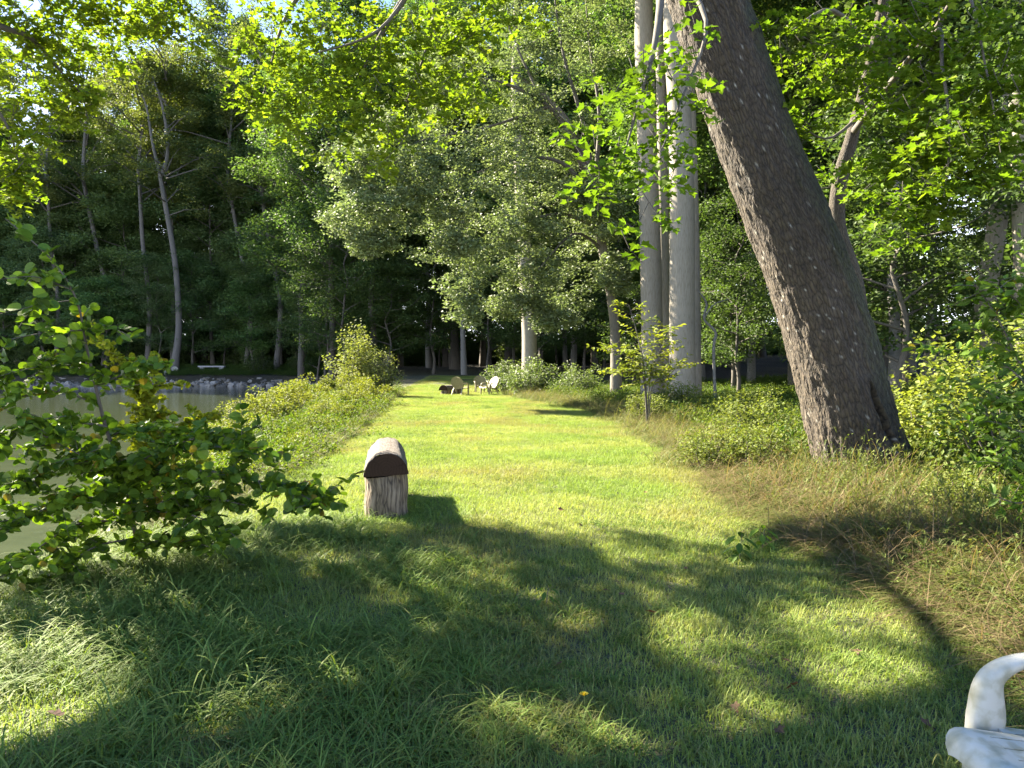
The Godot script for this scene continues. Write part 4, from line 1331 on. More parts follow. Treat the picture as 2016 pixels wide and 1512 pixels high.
	for k in 5:
		var s := Shape.new()
		for j in 9:
			var foot := Vector3(R.randfn() * 0.1, 0, R.randfn() * 0.1)
			var h := rnd(0.3, 0.75)
			var head := R.randf() * TAU
			var brown := R.randf() < 0.6
			blade(s, foot, head, h * 1.1, 0.007, rnd(0.2, 0.9), 4, Color(2.1, 1.1, 2.0) if brown else Color(0.9, 0.9, 0.9))
			if brown:
				for q in 5: blade(s, foot + Vector3(cos(head) * h * 0.25, h * 0.8, sin(head) * h * 0.25), head + R.randfn() * 0.5, 0.12, 0.006, rnd(0.8, 2.2), 2, Color(2.3, 1.3, 2.2))
			else:
				for q in 16:
					var t := 0.2 + 0.8 * q / 16.0
					add_leaf_face(s, foot + Vector3(cos(head) * h * 0.2 * t * t, h * t, sin(head) * h * 0.2 * t * t) + Vector3(R.randfn(), R.randfn() * 0.4, R.randfn()) * 0.035, rnd(0.022, 0.045), Color(0.8, 0.95, 0.8).lerp(Color(1.3, 1.2, 1.0), R.randf()), 0.8)
		stalks.append(s.mesh())
	spots = []
	tints = PackedColorArray()
	for k in 1300:
		var zz := -2.6 - 22.0 * pow(R.randf(), 1.8)
		var xx := lawn_right(zz) + 0.3 + absf(R.randfn()) * (1.5 + 0.04 * -zz)
		if Vector2(xx - 4.85, zz + 10.8).length() < 0.8: continue
		spots.append(set_down(xx, zz, rnd(0.7, 1.2), rnd(0.5, 1.15) * (0.5 + 0.5 * smoothstep(0.3, 1.6, xx - lawn_right(zz)))))
		tints.append(Color(0.075, 0.105, 0.026).lerp(Color(0.12, 0.135, 0.035), R.randf()) * rnd(0.8, 1.2))
	scatter("stalk", stuff("weed_stalks", "leafy and dry brown weed stalks along the wood edge", "weeds"), stalks, spots, tints, "grass")
	# shaded ground cover beneath the trees on the right and on the far bank
	var cover := []
	for k in 3:
		var s := Shape.new()
		for j in 14: clump(s, Vector3(R.randfn() * 0.35, rnd(0.05, 0.3), R.randfn() * 0.35), Vector3(0.2, 0.12, 0.2), 26, 0.05, Color(0.6, 0.9, 0.55), Color(1.1, 1.15, 0.8))
		cover.append(s.mesh())
	spots = []
	tints = PackedColorArray()
	for k in 5000:
		var zz := -8.5 - 40.0 * pow(R.randf(), 1.3)
		var xx := lawn_right(zz) + 1.5 + R.randf() * (2.0 + 0.42 * -zz)
		if Vector2(xx - 4.85, zz + 10.8).length() < 0.85 or (zz > -11.6 and xx < 5.6): continue
		spots.append(set_down(xx, zz, rnd(0.5, 1.25), rnd(0.6, 1.5)))
		tints.append(Color(0.075, 0.115, 0.028).lerp(Color(0.13, 0.155, 0.035), R.randf()))
	for k in 1500:
		var xx := rnd(-60.0, -14.0)
		var zz := -74.9 - 0.02 * xx - 6.0 * R.randf()
		spots.append(set_down(xx, zz, rnd(0.7, 1.6), rnd(0.5, 1.0)))
		tints.append(Color(0.06, 0.095, 0.028).lerp(Color(0.10, 0.13, 0.035), R.randf()))
	for k in 1500:
		var zz := -2.0 - 30.0 * pow(R.randf(), 1.4)
		var xx := lerpf(lawn_left(zz), lawn_right(zz), R.randf())
		if N.get_noise_2d(xx * 18.0 + 200.0, zz * 18.0) < 0.08: continue
		spots.append(set_down(xx, zz, rnd(0.14, 0.3), rnd(0.4, 0.8)))
		tints.append(Color(0.09, 0.15, 0.035).lerp(Color(0.15, 0.19, 0.05), R.randf()))
	for k in 380:
		var zz := -9.5 - 36.0 * R.randf()
		var xx := lerpf(bank_x(zz) + 0.3, lawn_left(zz) - 0.2, R.randf())
		spots.append(set_down(xx, zz, rnd(0.6, 1.2), rnd(0.7, 1.5)))
		tints.append(Color(0.15, 0.175, 0.03).lerp(Color(0.10, 0.14, 0.03), R.randf()))
	scatter("weed", stuff("ground_cover", "low leafy ground cover under the trees and on the banks", "undergrowth"), cover, spots, tints, "bush")

func make_undergrowth() -> void:
	var kinds := []
	for k in 3:
		var s := Shape.new()
		for j in 26:
			var t := R.randf() * TAU
			var rr := sqrt(R.randf()) * 1.5
			clump(s, Vector3(cos(t) * rr, rnd(0.2, 2.6) * (1.0 - 0.2 * rr), sin(t) * rr), Vector3(0.6, 0.4, 0.6), 70, 0.19, Color(0.9, 0.9, 0.9), Color(1.1, 1.1, 1.1))
		kinds.append(s.mesh())
	var spots := []
	var tints := PackedColorArray()
	for k in 620:
		var zz := -84.0 - 42.0 * R.randf()
		var xx := rnd(-100.0, 60.0)
		if zz > -96.0 and xx > -16.0: continue
		spots.append(set_down(xx, zz, rnd(0.8, 1.7), rnd(0.7, 1.3)))
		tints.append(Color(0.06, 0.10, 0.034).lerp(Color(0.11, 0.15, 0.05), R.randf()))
	for k in 60:
		spots.append(set_down(rnd(38.0, 58.0), -18.0 - 90.0 * R.randf(), rnd(0.8, 1.7), rnd(0.7, 1.3)))
		tints.append(Color(0.06, 0.10, 0.034).lerp(Color(0.11, 0.15, 0.05), R.randf()))
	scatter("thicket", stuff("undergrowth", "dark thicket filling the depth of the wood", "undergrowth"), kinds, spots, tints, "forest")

# ------------------------------------------------------------------ log benches
func log_rim(t: float, wide: float, high: float) -> Vector3:   # flattened arch, its crest a little to the right
	var c := cos(t)
	return Vector3(c * wide * 0.5, (pow(maxf(sin(t), 0.0), 1.05) + 0.10 * c * maxf(sin(t), 0.0)) * high + (0.05 * wide * maxf(c, 0.0) if c > 0.85 else 0.0) * 0.0, 0)

func half_log(length: float, wide: float, high: float) -> Shape:   # flat side down, running along -z from the origin
	var s := Shape.new()
	var arc := 26
	var rows := 16
	for j in rows + 1:
		var z := -length * j / rows
		for k in arc + 1:
			var t := PI * k / arc
			var wob := 1.0 + 0.10 * N.get_noise_3d(cos(t) * 40.0, sin(t) * 40.0, z * 30.0) + 0.05 * N.get_noise_2d(k * 15.0, 3.0)
			s.v.append(log_rim(t, wide, high) * Vector3(wob, wob, 1) + Vector3(0, 0, z))
			s.n.append(Vector3(cos(t) / wide * 2.0, sin(t) / high, 0).normalized())
	var w := arc + 1
	for j in rows:
		for k in arc:
			var b := j * w + k
			s.i.append_array([b, b + 1, b + w, b + 1, b + w + 1, b + w])
	var f := s.v.size()
	for p in [Vector3(-wide / 2, 0, 0), Vector3(wide / 2, 0, 0), Vector3(-wide / 2, 0, -length), Vector3(wide / 2, 0, -length)]:
		s.v.append(p); s.n.append(Vector3.DOWN)
	s.i.append_array([f, f + 2, f + 1, f + 1, f + 2, f + 3])
	return s

func ring_texture() -> ImageTexture:   # growth rings and drying cracks of a sawn end
	var im := Image.create(192, 192, false, Image.FORMAT_RGB8)
	var f := FastNoiseLite.new()
	f.frequency = 0.02
	for y in 192:
		for x in 192:
			var p := Vector2(x - 96.0, y - 30.0)
			var r := p.length() + 5.0 * f.get_noise_2d(x, y)
			var k := 0.75 + 0.1 * sin(r * 0.5) + 0.15 * f.get_noise_2d(x * 9.0, y * 9.0)
			var ang := atan2(p.y, p.x) + 0.12 * f.get_noise_1d(r * 3.0)
			if absf(fposmod(ang * 3.1, TAU / 1.7) - 0.5) < 0.05 * (0.3 + r / 96.0): k *= 0.35
			im.set_pixel(x, y, Color(k, k * 0.94, k * 0.88).clamp().linear_to_srgb())
	return ImageTexture.create_from_image(im)

func half_disc(wide: float, high: float, z: float, out: float) -> Shape:
	var s := Shape.new()
	s.v.append(Vector3(0, high * 0.3, z)); s.n.append(Vector3(0, 0, out))
	for k in 27:
		var t := PI * k / 26
		s.v.append(log_rim(t, wide, high) + Vector3(0, 0, z + 0.006 * N.get_noise_2d(k * 40.0, 9.0))); s.n.append(Vector3(0, 0, out))
	for q in s.v: s.uv.append(Vector2(q.x / wide + 0.5, q.y / wide))
	for k in 27:
		var nx := 1 + (k + 1) % 27
		if out > 0: s.i.append_array([0, nx, k + 1])
		else: s.i.append_array([0, k + 1, nx])
	return s

func log_bench(label: String, pos: Vector3, turn: float, length: float, wide: float, foot_h: float) -> void:
	var root := thing("log_bench", label, "bench", pos, turn, "log benches")
	for e in [0.0, -length + wide * 0.9]:
		var post := Shape.new()
		var r := wide * 0.5
		var rows := []
		for k in 9:
			rows.append(r4(Vector3(0.008 * sin(k * 1.3), -0.15 + (foot_h + 0.15) * k / 8.0, e - r + 0.03), r * (1.0 + 0.03 * pow(1.0 - k / 8.0, 3.0)) * (1.0 + 0.006 * sin(k * 2.1))))
		tube(post, rows, 40, Color.WHITE, false)
		var stump := part("stump", post.mesh(), mat.stump_bark, root)
		var cap := Shape.new()
		cap.v.append(Vector3(0, foot_h, e - r + 0.03)); cap.n.append(Vector3.UP)
		for k in 40:
			var t := TAU * k / 40
			cap.v.append(Vector3(cos(t) * r, foot_h - 0.004, e - r + 0.03 + sin(t) * r)); cap.n.append(Vector3.UP)
			cap.i.append_array([0, 1 + k, 1 + (k + 1) % 40])
		part("cut_top", cap.mesh(), mat.bare_wood, stump)
	var seat := part("seat", half_log(length, wide * 1.02, wide * 0.5).mesh(), mat.bare_wood, root)
	seat.position = Vector3(0, foot_h + 0.012, 0.035)
	seat.rotation = Vector3(0, 0, 0.045)
	for sd in [[0.006, 1.0], [-length - 0.006, -1.0]]:
		var face := part("cut_end", half_disc(wide * 1.02, wide * 0.5, sd[0], sd[1]).mesh(), mat.dark_end, seat)

# ------------------------------------------------------------------ moulded garden chair, facing +z
func make_chair(called: String, label: String, group: String, skin: Material) -> Node3D:
	var root := thing(called, label, "chair", Vector3.ZERO, 0.0, group)
	# seat: rolled front edge, dished, radiating slots
	var P := []
	var holes := {}
	for j in 31:
		var v := j / 30.0
		var row := []
		for k in 74:
			var u := k / 73.0 * 2.0 - 1.0
			var wide := lerpf(0.29, 0.22, v)
			if v < 0.16: wide *= 1.0 - 0.2 * pow((0.16 - v) / 0.16, 2.0)
			var y := lerpf(0.41, 0.31, v) + 0.022 * u * u - 0.012 * cos(u * 2.0)
			var zz := lerpf(0.45, -0.22, v)
			if v < 0.16:
				var f := (0.16 - v) / 0.16
				y -= 0.075 * f * f
				zz = lerpf(0.45, -0.22, 0.16) + 0.07 * sin(f * PI * 0.5)
			y -= 0.05 * pow(absf(u), 6.0) * 0.5
			row.append(Vector3(u * wide, y, zz))
		P.append(row)
	for k in range(8, 68, 8):
		for j in range(7, 27): holes[j * 1000 + k] = true
	part("seat", sheet(P, 0.012, holes).mesh(), skin, root)
	# fan back with rows of square holes
	P = []
	holes = {}
	for j in 29:
		var v := j / 28.0
		var row := []
		var half := 0.23 + 0.10 * sin(minf(v, 0.5) * PI)
		if v > 0.5: half = 0.33 * sqrt(maxf(0.0, 1.0 - pow((v - 0.5) / 0.62, 2.4)))
		for k in 28:
			var u := k / 27.0 * 2.0 - 1.0
			var y := 0.30 + 0.60 * v - 0.06 * u * u * v
			row.append(Vector3(u * half, y, -0.21 - 0.25 * v + 0.07 * u * u * (1.0 - 0.4 * v)))
		P.append(row)
	for j in range(2, 26, 3):
		for k in range(2, 26, 3): holes[j * 1000 + k] = true
	part("backrest", sheet(P, 0.014, holes).mesh(), skin, root)
	for sd in [-1.0, 1.0]:
		# arm that curls down into the front leg
		var s := Shape.new()
		var pts := [[0.30, 0.565, -0.30], [0.335, 0.58, -0.18], [0.35, 0.585, -0.02], [0.352, 0.575, 0.09], [0.35, 0.54, 0.165], [0.345, 0.49, 0.195], [0.338, 0.40, 0.205], [0.332, 0.30, 0.225], [0.328, 0.15, 0.25], [0.325, 0.0, 0.255]]
		var wd := [0.026, 0.03, 0.033, 0.034, 0.035, 0.036, 0.038, 0.038, 0.034, 0.03]
		var th := [0.014, 0.016, 0.018, 0.022, 0.034, 0.05, 0.064, 0.056, 0.035, 0.028]
		var path := []
		for k in pts.size() - 1:
			for z in 4:
				var a := Vector3(pts[k][0] * sd, pts[k][1], pts[k][2])
				var b := Vector3(pts[k + 1][0] * sd, pts[k + 1][1], pts[k + 1][2])
				var am := Vector3(pts[maxi(k - 1, 0)][0] * sd, pts[maxi(k - 1, 0)][1], pts[maxi(k - 1, 0)][2])
				var bp := Vector3(pts[mini(k + 2, pts.size() - 1)][0] * sd, pts[mini(k + 2, pts.size() - 1)][1], pts[mini(k + 2, pts.size() - 1)][2])
				path.append([a.cubic_interpolate(b, am, bp, z / 4.0), lerpf(wd[k], wd[k + 1], z / 4.0), lerpf(th[k], th[k + 1], z / 4.0), Vector3.RIGHT])
		path.append([Vector3(0.325 * sd, 0, 0.255), 0.034, 0.028, Vector3.RIGHT])
		band(s, path, 18)
		part("arm", s.mesh(), skin, root)
		# web between seat side and leg
		var wp := []
		for j in 7:
			var row := []
			for k in 9:
				var v := j / 6.0
				var u := k / 8.0
				row.append(Vector3(sd * lerpf(0.27, 0.325, v * v), lerpf(0.365, lerpf(0.33, 0.375, u * u), v), lerpf(-0.14, 0.19, u)))
			if sd < 0: row.reverse()
			wp.append(row)
		part("side", sheet(wp, 0.012, {}).mesh(), skin, root)
		var leg := Shape.new()
		band(leg, [[Vector3(0.21 * sd, 0.36, -0.20), 0.045, 0.018, Vector3.RIGHT], [Vector3(0.235 * sd, 0.22, -0.29), 0.04, 0.018, Vector3.RIGHT], [Vector3(0.25 * sd, 0.1, -0.36), 0.034, 0.018, Vector3.RIGHT], [Vector3(0.26 * sd, 0.0, -0.41), 0.03, 0.018, Vector3.RIGHT]], 12)
		part("rear_leg", leg.mesh(), skin, root)
	return root

# ------------------------------------------------------------------ far shore furniture and stones
func box(s: Shape, c: Vector3, h: Vector3) -> void:   # chamfered block
	var b := minf(minf(h.x, h.y), h.z) * 0.15
	for ax in 3:
		for sd in [-1.0, 1.0]:
			var nn := Vector3.ZERO
			nn[ax] = sd
			var u := Vector3.ZERO
			u[(ax + 1) % 3] = h[(ax + 1) % 3] - b
			var w := Vector3.ZERO
			w[(ax + 2) % 3] = h[(ax + 2) % 3] - b
			var o := c + nn * h[ax]
			var f := s.v.size()
			for q in [-u - w, u - w, u + w, -u + w]: s.v.append(o + q)
			if sd > 0: s.i.append_array([f, f + 2, f + 1, f, f + 3, f + 2])
			else: s.i.append_array([f, f + 1, f + 2, f, f + 2, f + 3])
	# the chamfers: hull strips between neighbouring faces
	var base := s.v.size() - 24
	for x in [-1.0, 1.0]:
		for y in [-1.0, 1.0]:
			for q in [[0, 1, 2], [1, 2, 0], [2, 0, 1]]:
				var f := s.v.size()
				for e in [-1.0, 1.0]:
					var p1 := Vector3.ZERO
					p1[q[0]] = x * h[q[0]]; p1[q[1]] = y * (h[q[1]] - b); p1[q[2]] = e * (h[q[2]] - b)
					var p2 := Vector3.ZERO
					p2[q[0]] = x * (h[q[0]] - b); p2[q[1]] = y * h[q[1]]; p2[q[2]] = e * (h[q[2]] - b)
					s.v.append(c + p1); s.v.append(c + p2)
				if x * y > 0: s.i.append_array([f, f + 2, f + 1, f + 1, f + 2, f + 3])
				else: s.i.append_array([f, f + 1, f + 2, f + 1, f + 3, f + 2])

func stone_mesh(seed_off: float) -> ArrayMesh:
	var s := Shape.new()
	for j in 6:
		for k in 9:
			var t := PI * j / 5.0
			var p := TAU * (k % 8) / 8.0
			var d := Vector3(sin(t) * cos(p), cos(t), sin(t) * sin(p))
			s.v.append(d * (1.0 + 0.9 * N.get_noise_3d(d.x * 60.0 + seed_off * 77.0, d.y * 60.0, d.z * 60.0)))
	for j in 5:
		for k in 8:
			var b := j * 9 + k
			s.i.append_array([b, b + 1, b + 9, b + 1, b + 10, b + 9])
	return s.mesh()

func far_shore() -> void:
	var bank := thing("stone_bank", "bank of loose grey stones along the far waterline", "embankment", Vector3(-32, -0.5, -74.6))
	var kinds := []
	for k in 5: kinds.append(stone_mesh(k))
	var tones := []
	for k in 4: 
		var m: StandardMaterial3D = mat.stone.duplicate()
		m.albedo_color = (Color(0.25, 0.24, 0.22) * [0.5, 0.75, 1.0, 1.3][k]).linear_to_srgb()
		tones.append(m)
	for k in 290:
		var x := lerpf(-47.0, -17.5, (k / 4) / 72.0) + rnd(-0.25, 0.25)
		var level := k % 4
		var z: float = -74.5 - 0.02 * x - [-0.3, 0.0, 0.3, 0.6][level] + rnd(-0.15, 0.15)
		var o := part("stone", kinds[k % 5], tones[R.randi() % 4], bank)
		var sz := rnd(0.2, 0.36)
		o.transform = Transform3D(Basis.from_euler(Vector3(R.randf() * 6.0, R.randf() * 6.0, R.randf() * 6.0)).scaled(Vector3(sz * 1.2, sz * 0.75, sz)), Vector3(x, [-0.6, -0.4, -0.2, 0.02][level] + rnd(-0.06, 0.06), z) - bank.position)
	var bp := at(417, 724, 77.0)
	bp.y = ground_y(bp.x, bp.z)
	var bench := thing("stone_bench", "pale stone slab bench on the far shore of the pond", "bench", bp, 0.04)
	var s := Shape.new()
	box(s, Vector3(0, 0.52, 0), Vector3(1.3, 0.075, 0.25))
	part("seat", s.mesh(), mat.concrete, bench)
	for x in [-0.95, 0.95]:
		s = Shape.new()
		box(s, Vector3(x, 0.17, 0), Vector3(0.2, 0.272, 0.18))
		part("leg", s.mesh(), mat.concrete, bench)
	var pp := at(326, 745, 75.2)
	var post := thing("mooring_post", "weathered grey wooden post standing in the stones at the far shore", "post", Vector3(pp.x, -0.7, pp.z))
	s = Shape.new()
	box(s, Vector3(0, 1.15, 0), Vector3(0.11, 1.15, 0.11))
	part("shaft", s.mesh(), mat.concrete, post)
	s = Shape.new()
	box(s, Vector3(0, 2.34, 0), Vector3(0.12, 0.036, 0.12))
	part("cap", s.mesh(), mat.concrete, post)
	var lp := at(343, 720, 76.6)
	lp.y = ground_y(lp.x, lp.z)
	var lg := thing("cut_log", "short cut log with a pale end lying below the curved trunk", "log", lp + Vector3(0, 0.3, 0), 0.5)
	s = Shape.new()
	tube(s, [r4(Vector3(0, 0, 0.5), 0.3), r4(Vector3(0.02, 0.02, 0.1), 0.33), r4(Vector3(0, 0, -0.9), 0.31)], 16)
	part("bark", s.mesh(), mat.wood_bark, lg)
	s = Shape.new()
	s.v.append(Vector3(0, 0, 0.505)); s.n.append(Vector3.BACK)
	for k in 16:
		var t := TAU * k / 16
		s.v.append(Vector3(cos(t) * 0.3, sin(t) * 0.3, 0.505)); s.n.append(Vector3.BACK)
		s.i.append_array([0, 1 + (k + 1) % 16, 1 + k])
	part("cut_end", s.mesh(), mat.white_plastic, lg)

# ------------------------------------------------------------------ bushes, small plants, litter
func make_bushes() -> void:
	var sun_a := Color(0.125, 0.165, 0.026)
	var sun_b := Color(0.20, 0.21, 0.04)
	var bank := make_bush("bank_bush", 1.0, 0.9, 4200, 0.075, sun_a, sun_b, "bush", 22)
	var spots := [[-4.8, -11.4, 0.5], [-3.9, -12.3, 0.36], [-5.3, -13.6, 0.72], [-4.1, -14.8, 0.42], [-5.9, -16.4, 0.8], [-4.5, -17.8, 0.55], [-6.4, -19.6, 0.9], [-5.0, -21.2, 0.7], [-7.0, -23.4, 1.0], [-5.3, -25.2, 0.8], [-7.6, -27.6, 1.05], [-5.6, -29.4, 1.05], [-7.0, -33.0, 1.2]]
	for k in spots.size():
		plant(bank, on_ground(spots[k][0], spots[k][1]), R.randf() * TAU, spots[k][2], "yellow-green bank bush between pond and lawn, %s from the near end" % ORDER[k], "bush", "bushes along the pond bank")
	var tall := make_bush("tall_bush", 3.2, 1.25, 4200, 0.14, Color(0.13, 0.17, 0.05), Color(0.2, 0.22, 0.075), "bush", 24)
	plant(tall, on_ground(-7.4, -36.0), 0.4, 1.0, "tall pale-leaved bush rising at the far end of the bank bushes", "bush", "tall bushes beside the lawn")
	plant(tall, on_ground(-5.9, -35.0), 2.0, 0.62, "smaller pale bush right beside the tall one on the bank", "bush", "tall bushes beside the lawn")
	var white := make_bush("silvery_bush", 1.7, 1.3, 5200, 0.11, Color(0.10, 0.145, 0.06), Color(0.17, 0.20, 0.10), "glossy", 24)
	plant(white, on_ground(0.9, -37.0), 0.0, 1.0, "silvery leafed bush behind the garden chairs", "bush", "silvery bushes by the chairs")
	plant(white, on_ground(3.0, -35.0), 1.7, 0.85, "silvery leafed bush between the chairs and the pale trunks", "bush", "silvery bushes by the chairs")
	plant(white, on_ground(-0.2, -42.0), 3.1, 0.95, "shaded bush farthest behind the garden chairs", "bush", "silvery bushes by the chairs")
	var weed := make_bush("weedy_bush", 0.85, 0.8, 3600, 0.06, Color(0.10, 0.145, 0.03), Color(0.165, 0.185, 0.045), "bush", 22)
	var wl := ["weedy bush at the foot of the leaning trunk, on the lawn side", "weedy bush in front of the pale trunks", "low dark weedy bush on the lawn edge left of the leaning trunk", "weedy bush between the leaning trunk and the pale trunks", "weedy bush behind the leaning trunk", "weedy bush beside the saplings", "tall-grown weedy bush behind the lawn edge", "weedy bush on the border nearest the white chair", "weedy bush right of the leaning trunk's foot"]
	var ws := [[3.6, -11.4, 0.75], [5.2, -24.0, 1.1], [3.0, -11.8, 0.7], [4.6, -15.0, 1.1], [6.2, -13.6, 1.25], [3.6, -21.0, 0.9], [5.8, -18.5, 1.2], [4.4, -7.6, 0.6], [6.0, -9.9, 0.8]]
	for k in ws.size(): plant(weed, on_ground(ws[k][0], ws[k][1]), R.randf() * TAU, ws[k][2], wl[k], "bush", "weedy bushes along the wood edge")
	var bright := make_bush("bright_bush", 2.1, 1.5, 7000, 0.085, Color(0.135, 0.185, 0.035), Color(0.21, 0.24, 0.05), "bush", 30)
	plant(bright, on_ground(7.2, -11.2), 0.3, 1.05, "bright sunlit bush right of the leaning trunk", "bush", "sunlit bushes at the right edge")
	plant(bright, on_ground(8.0, -12.4), 1.3, 1.15, "bright bush farther back at the right edge", "bush", "sunlit bushes at the right edge")
	var dark := make_bush("dark_bush", 1.9, 1.1, 4200, 0.08, Color(0.04, 0.07, 0.018), Color(0.07, 0.105, 0.024), "glossy", 26)
	plant(dark, on_ground(6.1, -9.0), 0.0, 1.0, "dark glossy bush hiding the right side of the leaning trunk's foot", "bush", "dark bushes at the right edge")
	plant(dark, on_ground(5.2, -6.6), 2.2, 0.72, "dark bush low at the right edge below the broadleaf shrub", "bush", "dark bushes at the right edge")
	var shore := make_bush("shore_bush", 2.4, 1.5, 2600, 0.15, Color(0.06, 0.095, 0.03), Color(0.10, 0.13, 0.04), "bush", 20)
	var sl := ["dark round bush right of the stone bench on the far shore", "low bush on the far shore below the rightmost slim trunk", "bush on the far shore left of the post", "wide bush on the far shore at the left edge"]
	var k2 := 0
	for e in [[510, 76.5, 1.0], [590, 77.5, 0.8], [240, 77.0, 0.9], [60, 77.5, 1.2]]:
		var p := at(e[0], 730, e[1])
		plant(shore, on_ground(p.x, p.z), R.randf() * TAU, e[2], sl[k2], "bush", "bushes on the far shore")
		k2 += 1
	# feather-leaved saplings at the foot of the pale trunks
	var f1 := at(1275, 800, 19.5)
	f1.y = ground_y(f1.x, f1.z)
	feather_sapling("feather-leaved sapling in front of the pale trunks", f1, [[[1270, 740, 19.5, 0.02], [1255, 660, 19.5, 0.014], [1238, 600, 19.5, 0.006]], [[1265, 740, 19.5, 0.015], [1230, 700, 19.8, 0.01], [1195, 690, 19.6, 0.005]], [[1280, 740, 19.5, 0.015], [1300, 690, 19.6, 0.01], [1320, 650, 19.6, 0.005]], [[1285, 760, 19.5, 0.012], [1315, 740, 19.6, 0.008], [1335, 720, 19.6, 0.004]], [[1268, 745, 19.5, 0.012], [1250, 730, 19.5, 0.008], [1215, 735, 19.2, 0.004]]], 0.135, Color(0.13, 0.18, 0.035), Color(0.21, 0.235, 0.04))
	# bare dead stem standing by the pale trunks
	var df := at(1410, 720, 27.0)
	df.y = ground_y(df.x, df.z)
	var ds := thing("dead_stem", "bare crooked dead stem right of the pale trunks", "branch", df)
	var w := Shape.new()
	tube(w, smooth_path([r4(Vector3(0, -0.2, 0), 0.06), r4(at(1405, 690, 27) - df, 0.055), r4(at(1409, 655, 27) - df, 0.05), r4(at(1386, 628, 27) - df, 0.045), r4(at(1391, 598, 27) - df, 0.04), r4(at(1373, 570, 27) - df, 0.015)], 6), 8)
	tube(w, smooth_path([r4(at(1386, 628, 27) - df, 0.03), r4(at(1405, 600, 27) - df, 0.025), r4(at(1437, 588, 27) - df, 0.01)], 6), 6)
	part("stem", w.mesh(), mat.pale_bark, ds)
	# seedlings on the lawn edge
	var leaf := oval_leaf()
	var i := 0
	for e in [[1455, 1105, 0.14, "dark green seedling at the edge of the lawn's shadow"], [1500, 1085, 0.13, "grey-green seedling beside the dark one at the lawn edge"], [1075, 1200, 0.07, "tiny pale seedling in the shaded grass"]]:
		var p := at(e[0], e[1], 2437.0 / (e[1] - 715.0))
		var foot := on_ground(p.x, p.z)
		var sd := thing("seedling", e[3], "seedling", foot, 0.0, "seedlings in the grass")
		var stem := Shape.new()
		tube(stem, [r4(Vector3(0, -0.03, 0), 0.004), r4(Vector3(0.01, 0.1, 0), 0.003), r4(Vector3(0.02, e[2] * 1.6, 0.01), 0.002)], 5)
		part("stem", stem.mesh(), mat.wood_bark, sd)
		for k in 11:
			var o := part("leaf", leaf, leaf_tone("glossy", Color(0.06, 0.105, 0.055) if i != 1 else Color(0.14, 0.19, 0.13)), sd)
			var t := k * 2.4
			o.transform = Transform3D(leaf_basis((Vector3.UP + Vector3(cos(t), 0, sin(t)) * 0.5).normalized(), Vector3(cos(t), 0.1, sin(t)), e[2] * rnd(0.7, 1.1)), Vector3(cos(t) * 0.03, 0.05 + e[2] * 0.13 * k, sin(t) * 0.03))
		i += 1
	# dandelion and fallen leaves
	var dp := at(1150, 1405, 3.5)
	var dfoot := on_ground(dp.x, dp.z)
	var dd := thing("dandelion", "single yellow dandelion flower in the foreground grass", "flower", dfoot)
	var ss := Shape.new()
	tube(ss, [r4(Vector3(0, -0.02, 0), 0.0025), r4(Vector3(0.004, 0.05, 0), 0.002), r4(Vector3(0, 0.09, 0.004), 0.002)], 5)
	part("stem", ss.mesh(), mat.grass_stem, dd)
	var head := Shape.new()
	for k in 40:
		var t := k * 2.4
		var rr := 0.004 + 0.014 * k / 40.0
		var tip := Vector3(cos(t) * rr * 1.3, 0.1 + 0.006 * (1.0 - k / 40.0), sin(t) * rr * 1.3)
		var f := head.v.size()
		head.v.append(Vector3(0, 0.09, 0.004)); head.v.append(tip + Vector3(-sin(t), 0, cos(t)) * 0.0025); head.v.append(tip - Vector3(-sin(t), 0, cos(t)) * 0.0025)
		head.i.append_array([f, f + 1, f + 2])
	part("flower_head", head.mesh(), mat.petal, dd)
	var fallen := maple_leaf()
	var n := 0
	for e in [[120, 1440], [1225, 1190], [1570, 1360], [1290, 1225], [1540, 1310], [1445, 1405], [1105, 1325], [1680, 1290], [1270, 975], [1100, 1010], [1530, 1455], [1190, 1180], [1345, 1130], [930, 960], [1140, 1040], [1815, 1440], [290, 1385], [700, 1270]]:
		var p := at(e[0], e[1], 2437.0 / (e[1] - 715.0))
		var o := part("fallen_leaf", fallen, [leaf_tone("dead_leaf", Color(0.095, 0.035, 0.012)), leaf_tone("dead_leaf", Color(0.07, 0.032, 0.014)), leaf_tone("dead_leaf", Color(0.11, 0.055, 0.014))][n % 3], self)
		o.name = numbered("fallen_leaf")
		o.transform = Transform3D(leaf_basis(Vector3(R.randfn() * 0.3, 1, R.randfn() * 0.3).normalized(), Vector3(R.randfn(), 0, R.randfn() + 0.01), rnd(0.045, 0.07)), on_ground(p.x, p.z) + Vector3(0, 0.045, 0))
		tag(o, "curled brown fallen leaf lying in the grass", "leaf", "fallen leaves in the grass")
		n += 1

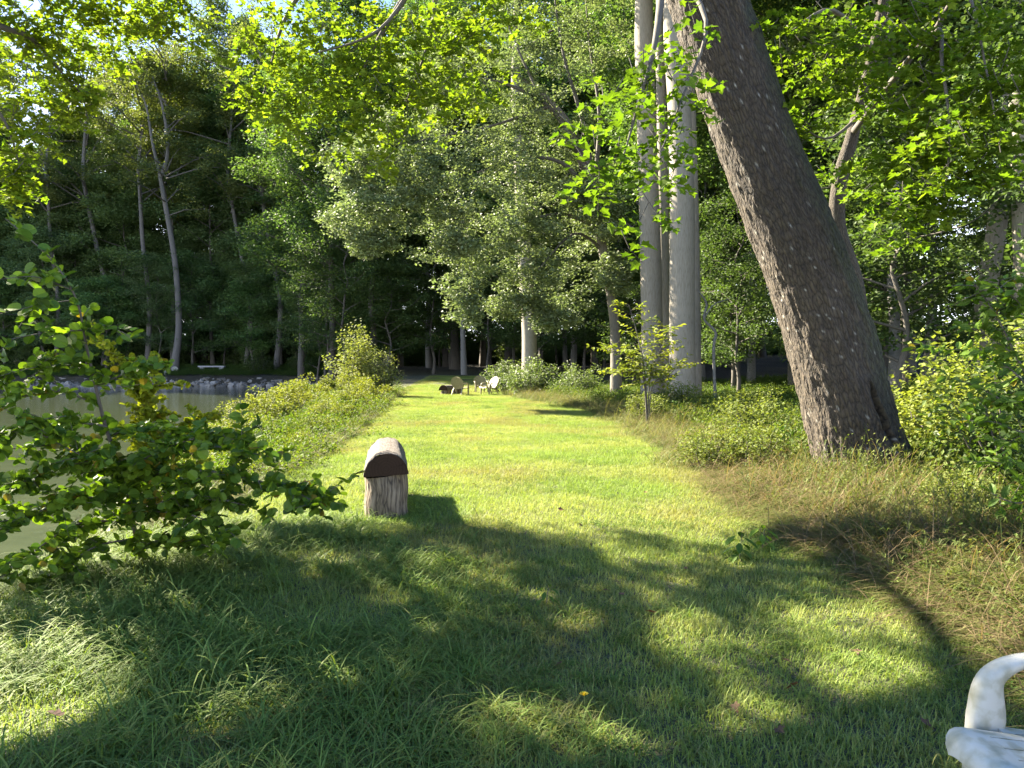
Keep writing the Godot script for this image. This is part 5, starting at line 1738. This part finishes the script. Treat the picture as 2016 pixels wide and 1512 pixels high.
func _ready() -> void:
	R.seed = 20240914
	N.seed = 5
	N.frequency = 0.02
	N.fractal_octaves = 3
	make_light()
	make_materials()
	mat.grass_stem = plain(Color(0.1, 0.14, 0.03), 0.6)
	mat.petal = plain(Color(0.75, 0.52, 0.01), 0.6)
	make_ground()
	make_forest()
	leaning_maple()
	bank_maple()
	slender_maple()
	spreading_elm()
	pale_trunk("pale_tree", "thick pale trunk with its left side sunlit, right one of the pair", [[1343, 700, 27.0, 0.45], [1343, 550, 27.0, 0.44], [1343, 400, 27.0, 0.42], [1337, 200, 27.0, 0.40], [1328, 0, 27.0, 0.37]])
	pale_trunk("pale_tree", "thick pale trunk with its left side sunlit, left one of the pair", [[1284, 700, 30.0, 0.42], [1282, 550, 30.0, 0.41], [1278, 400, 30.0, 0.39], [1272, 200, 30.0, 0.37], [1268, 0, 30.0, 0.34]])
	pale_trunk("dark_tree", "narrow dark trunk standing between the pale pair", [[1308, 700, 33.0, 0.24], [1307, 500, 33.0, 0.23], [1303, 250, 33.0, 0.21], [1300, 0, 33.0, 0.18]], 20, false)
	pale_trunk("dark_tree", "narrow dark trunk close behind the right pale trunk", [[1366, 700, 29.0, 0.27], [1364, 500, 29.0, 0.26], [1358, 250, 29.0, 0.24], [1352, 0, 29.0, 0.22]], 20, false)
	pale_trunk("grey_tree", "grey trunk below the elm foliage behind the chairs", [[1042, 660, 44.0, 0.42], [1036, 560, 44.0, 0.4], [1030, 450, 44.0, 0.38], [1022, 300, 44.0, 0.33], [1015, 150, 44.0, 0.25]], 20, false)
	pale_trunk("edge_tree", "trunk cut by the right edge of the picture", [[2022, 600, 21.0, 0.3], [2015, 400, 21.0, 0.28], [2005, 150, 21.0, 0.24], [2000, -50, 21.0, 0.2]], 20, false)
	pale_trunk("slanting_tree", "slanting trunk in the dark wood near the right edge", [[1940, 600, 24.0, 0.3], [1965, 430, 24.0, 0.27], [1985, 250, 24.0, 0.24], [2000, 50, 24.0, 0.2]], 20, false)
	alder_shrub()
	hop_vine()
	right_shrub()
	make_bushes()
	far_shore()
	log_bench("half-log bench on two stumps standing in the sunny lawn", on_ground(-1.27, -7.78), 0.163, 1.75, 0.44, 0.43)
	log_bench("distant half-log bench with dark end beside the garden chairs", on_ground(-3.4, -38.4), -0.5, 1.5, 0.52, 0.2)
	var chair := make_chair("garden_chair", "beige garden chair nearest the far log bench, seen from behind", "garden chairs around the far bench", mat.plastic)
	chair.position = on_ground(-2.55, -38.0)
	chair.rotation.y = 2.75
	var c2 := copy(chair, "beige garden chair in the middle of the group, facing the lawn")
	c2.position = on_ground(-1.65, -41.2)
	c2.rotation.y = 0.25
	var c3 := copy(chair, "beige garden chair nearest the silvery bush, turned to the left")
	c3.position = on_ground(-1.15, -38.6)
	c3.rotation.y = -0.85
	var near := make_chair("white_garden_chair", "weathered white plastic chair cut by the lower right corner", "", mat.white_plastic)
	near.position = on_ground(1.85, -2.28)
	near.rotation.y = -1.45
	make_grass()
	make_undergrowth()
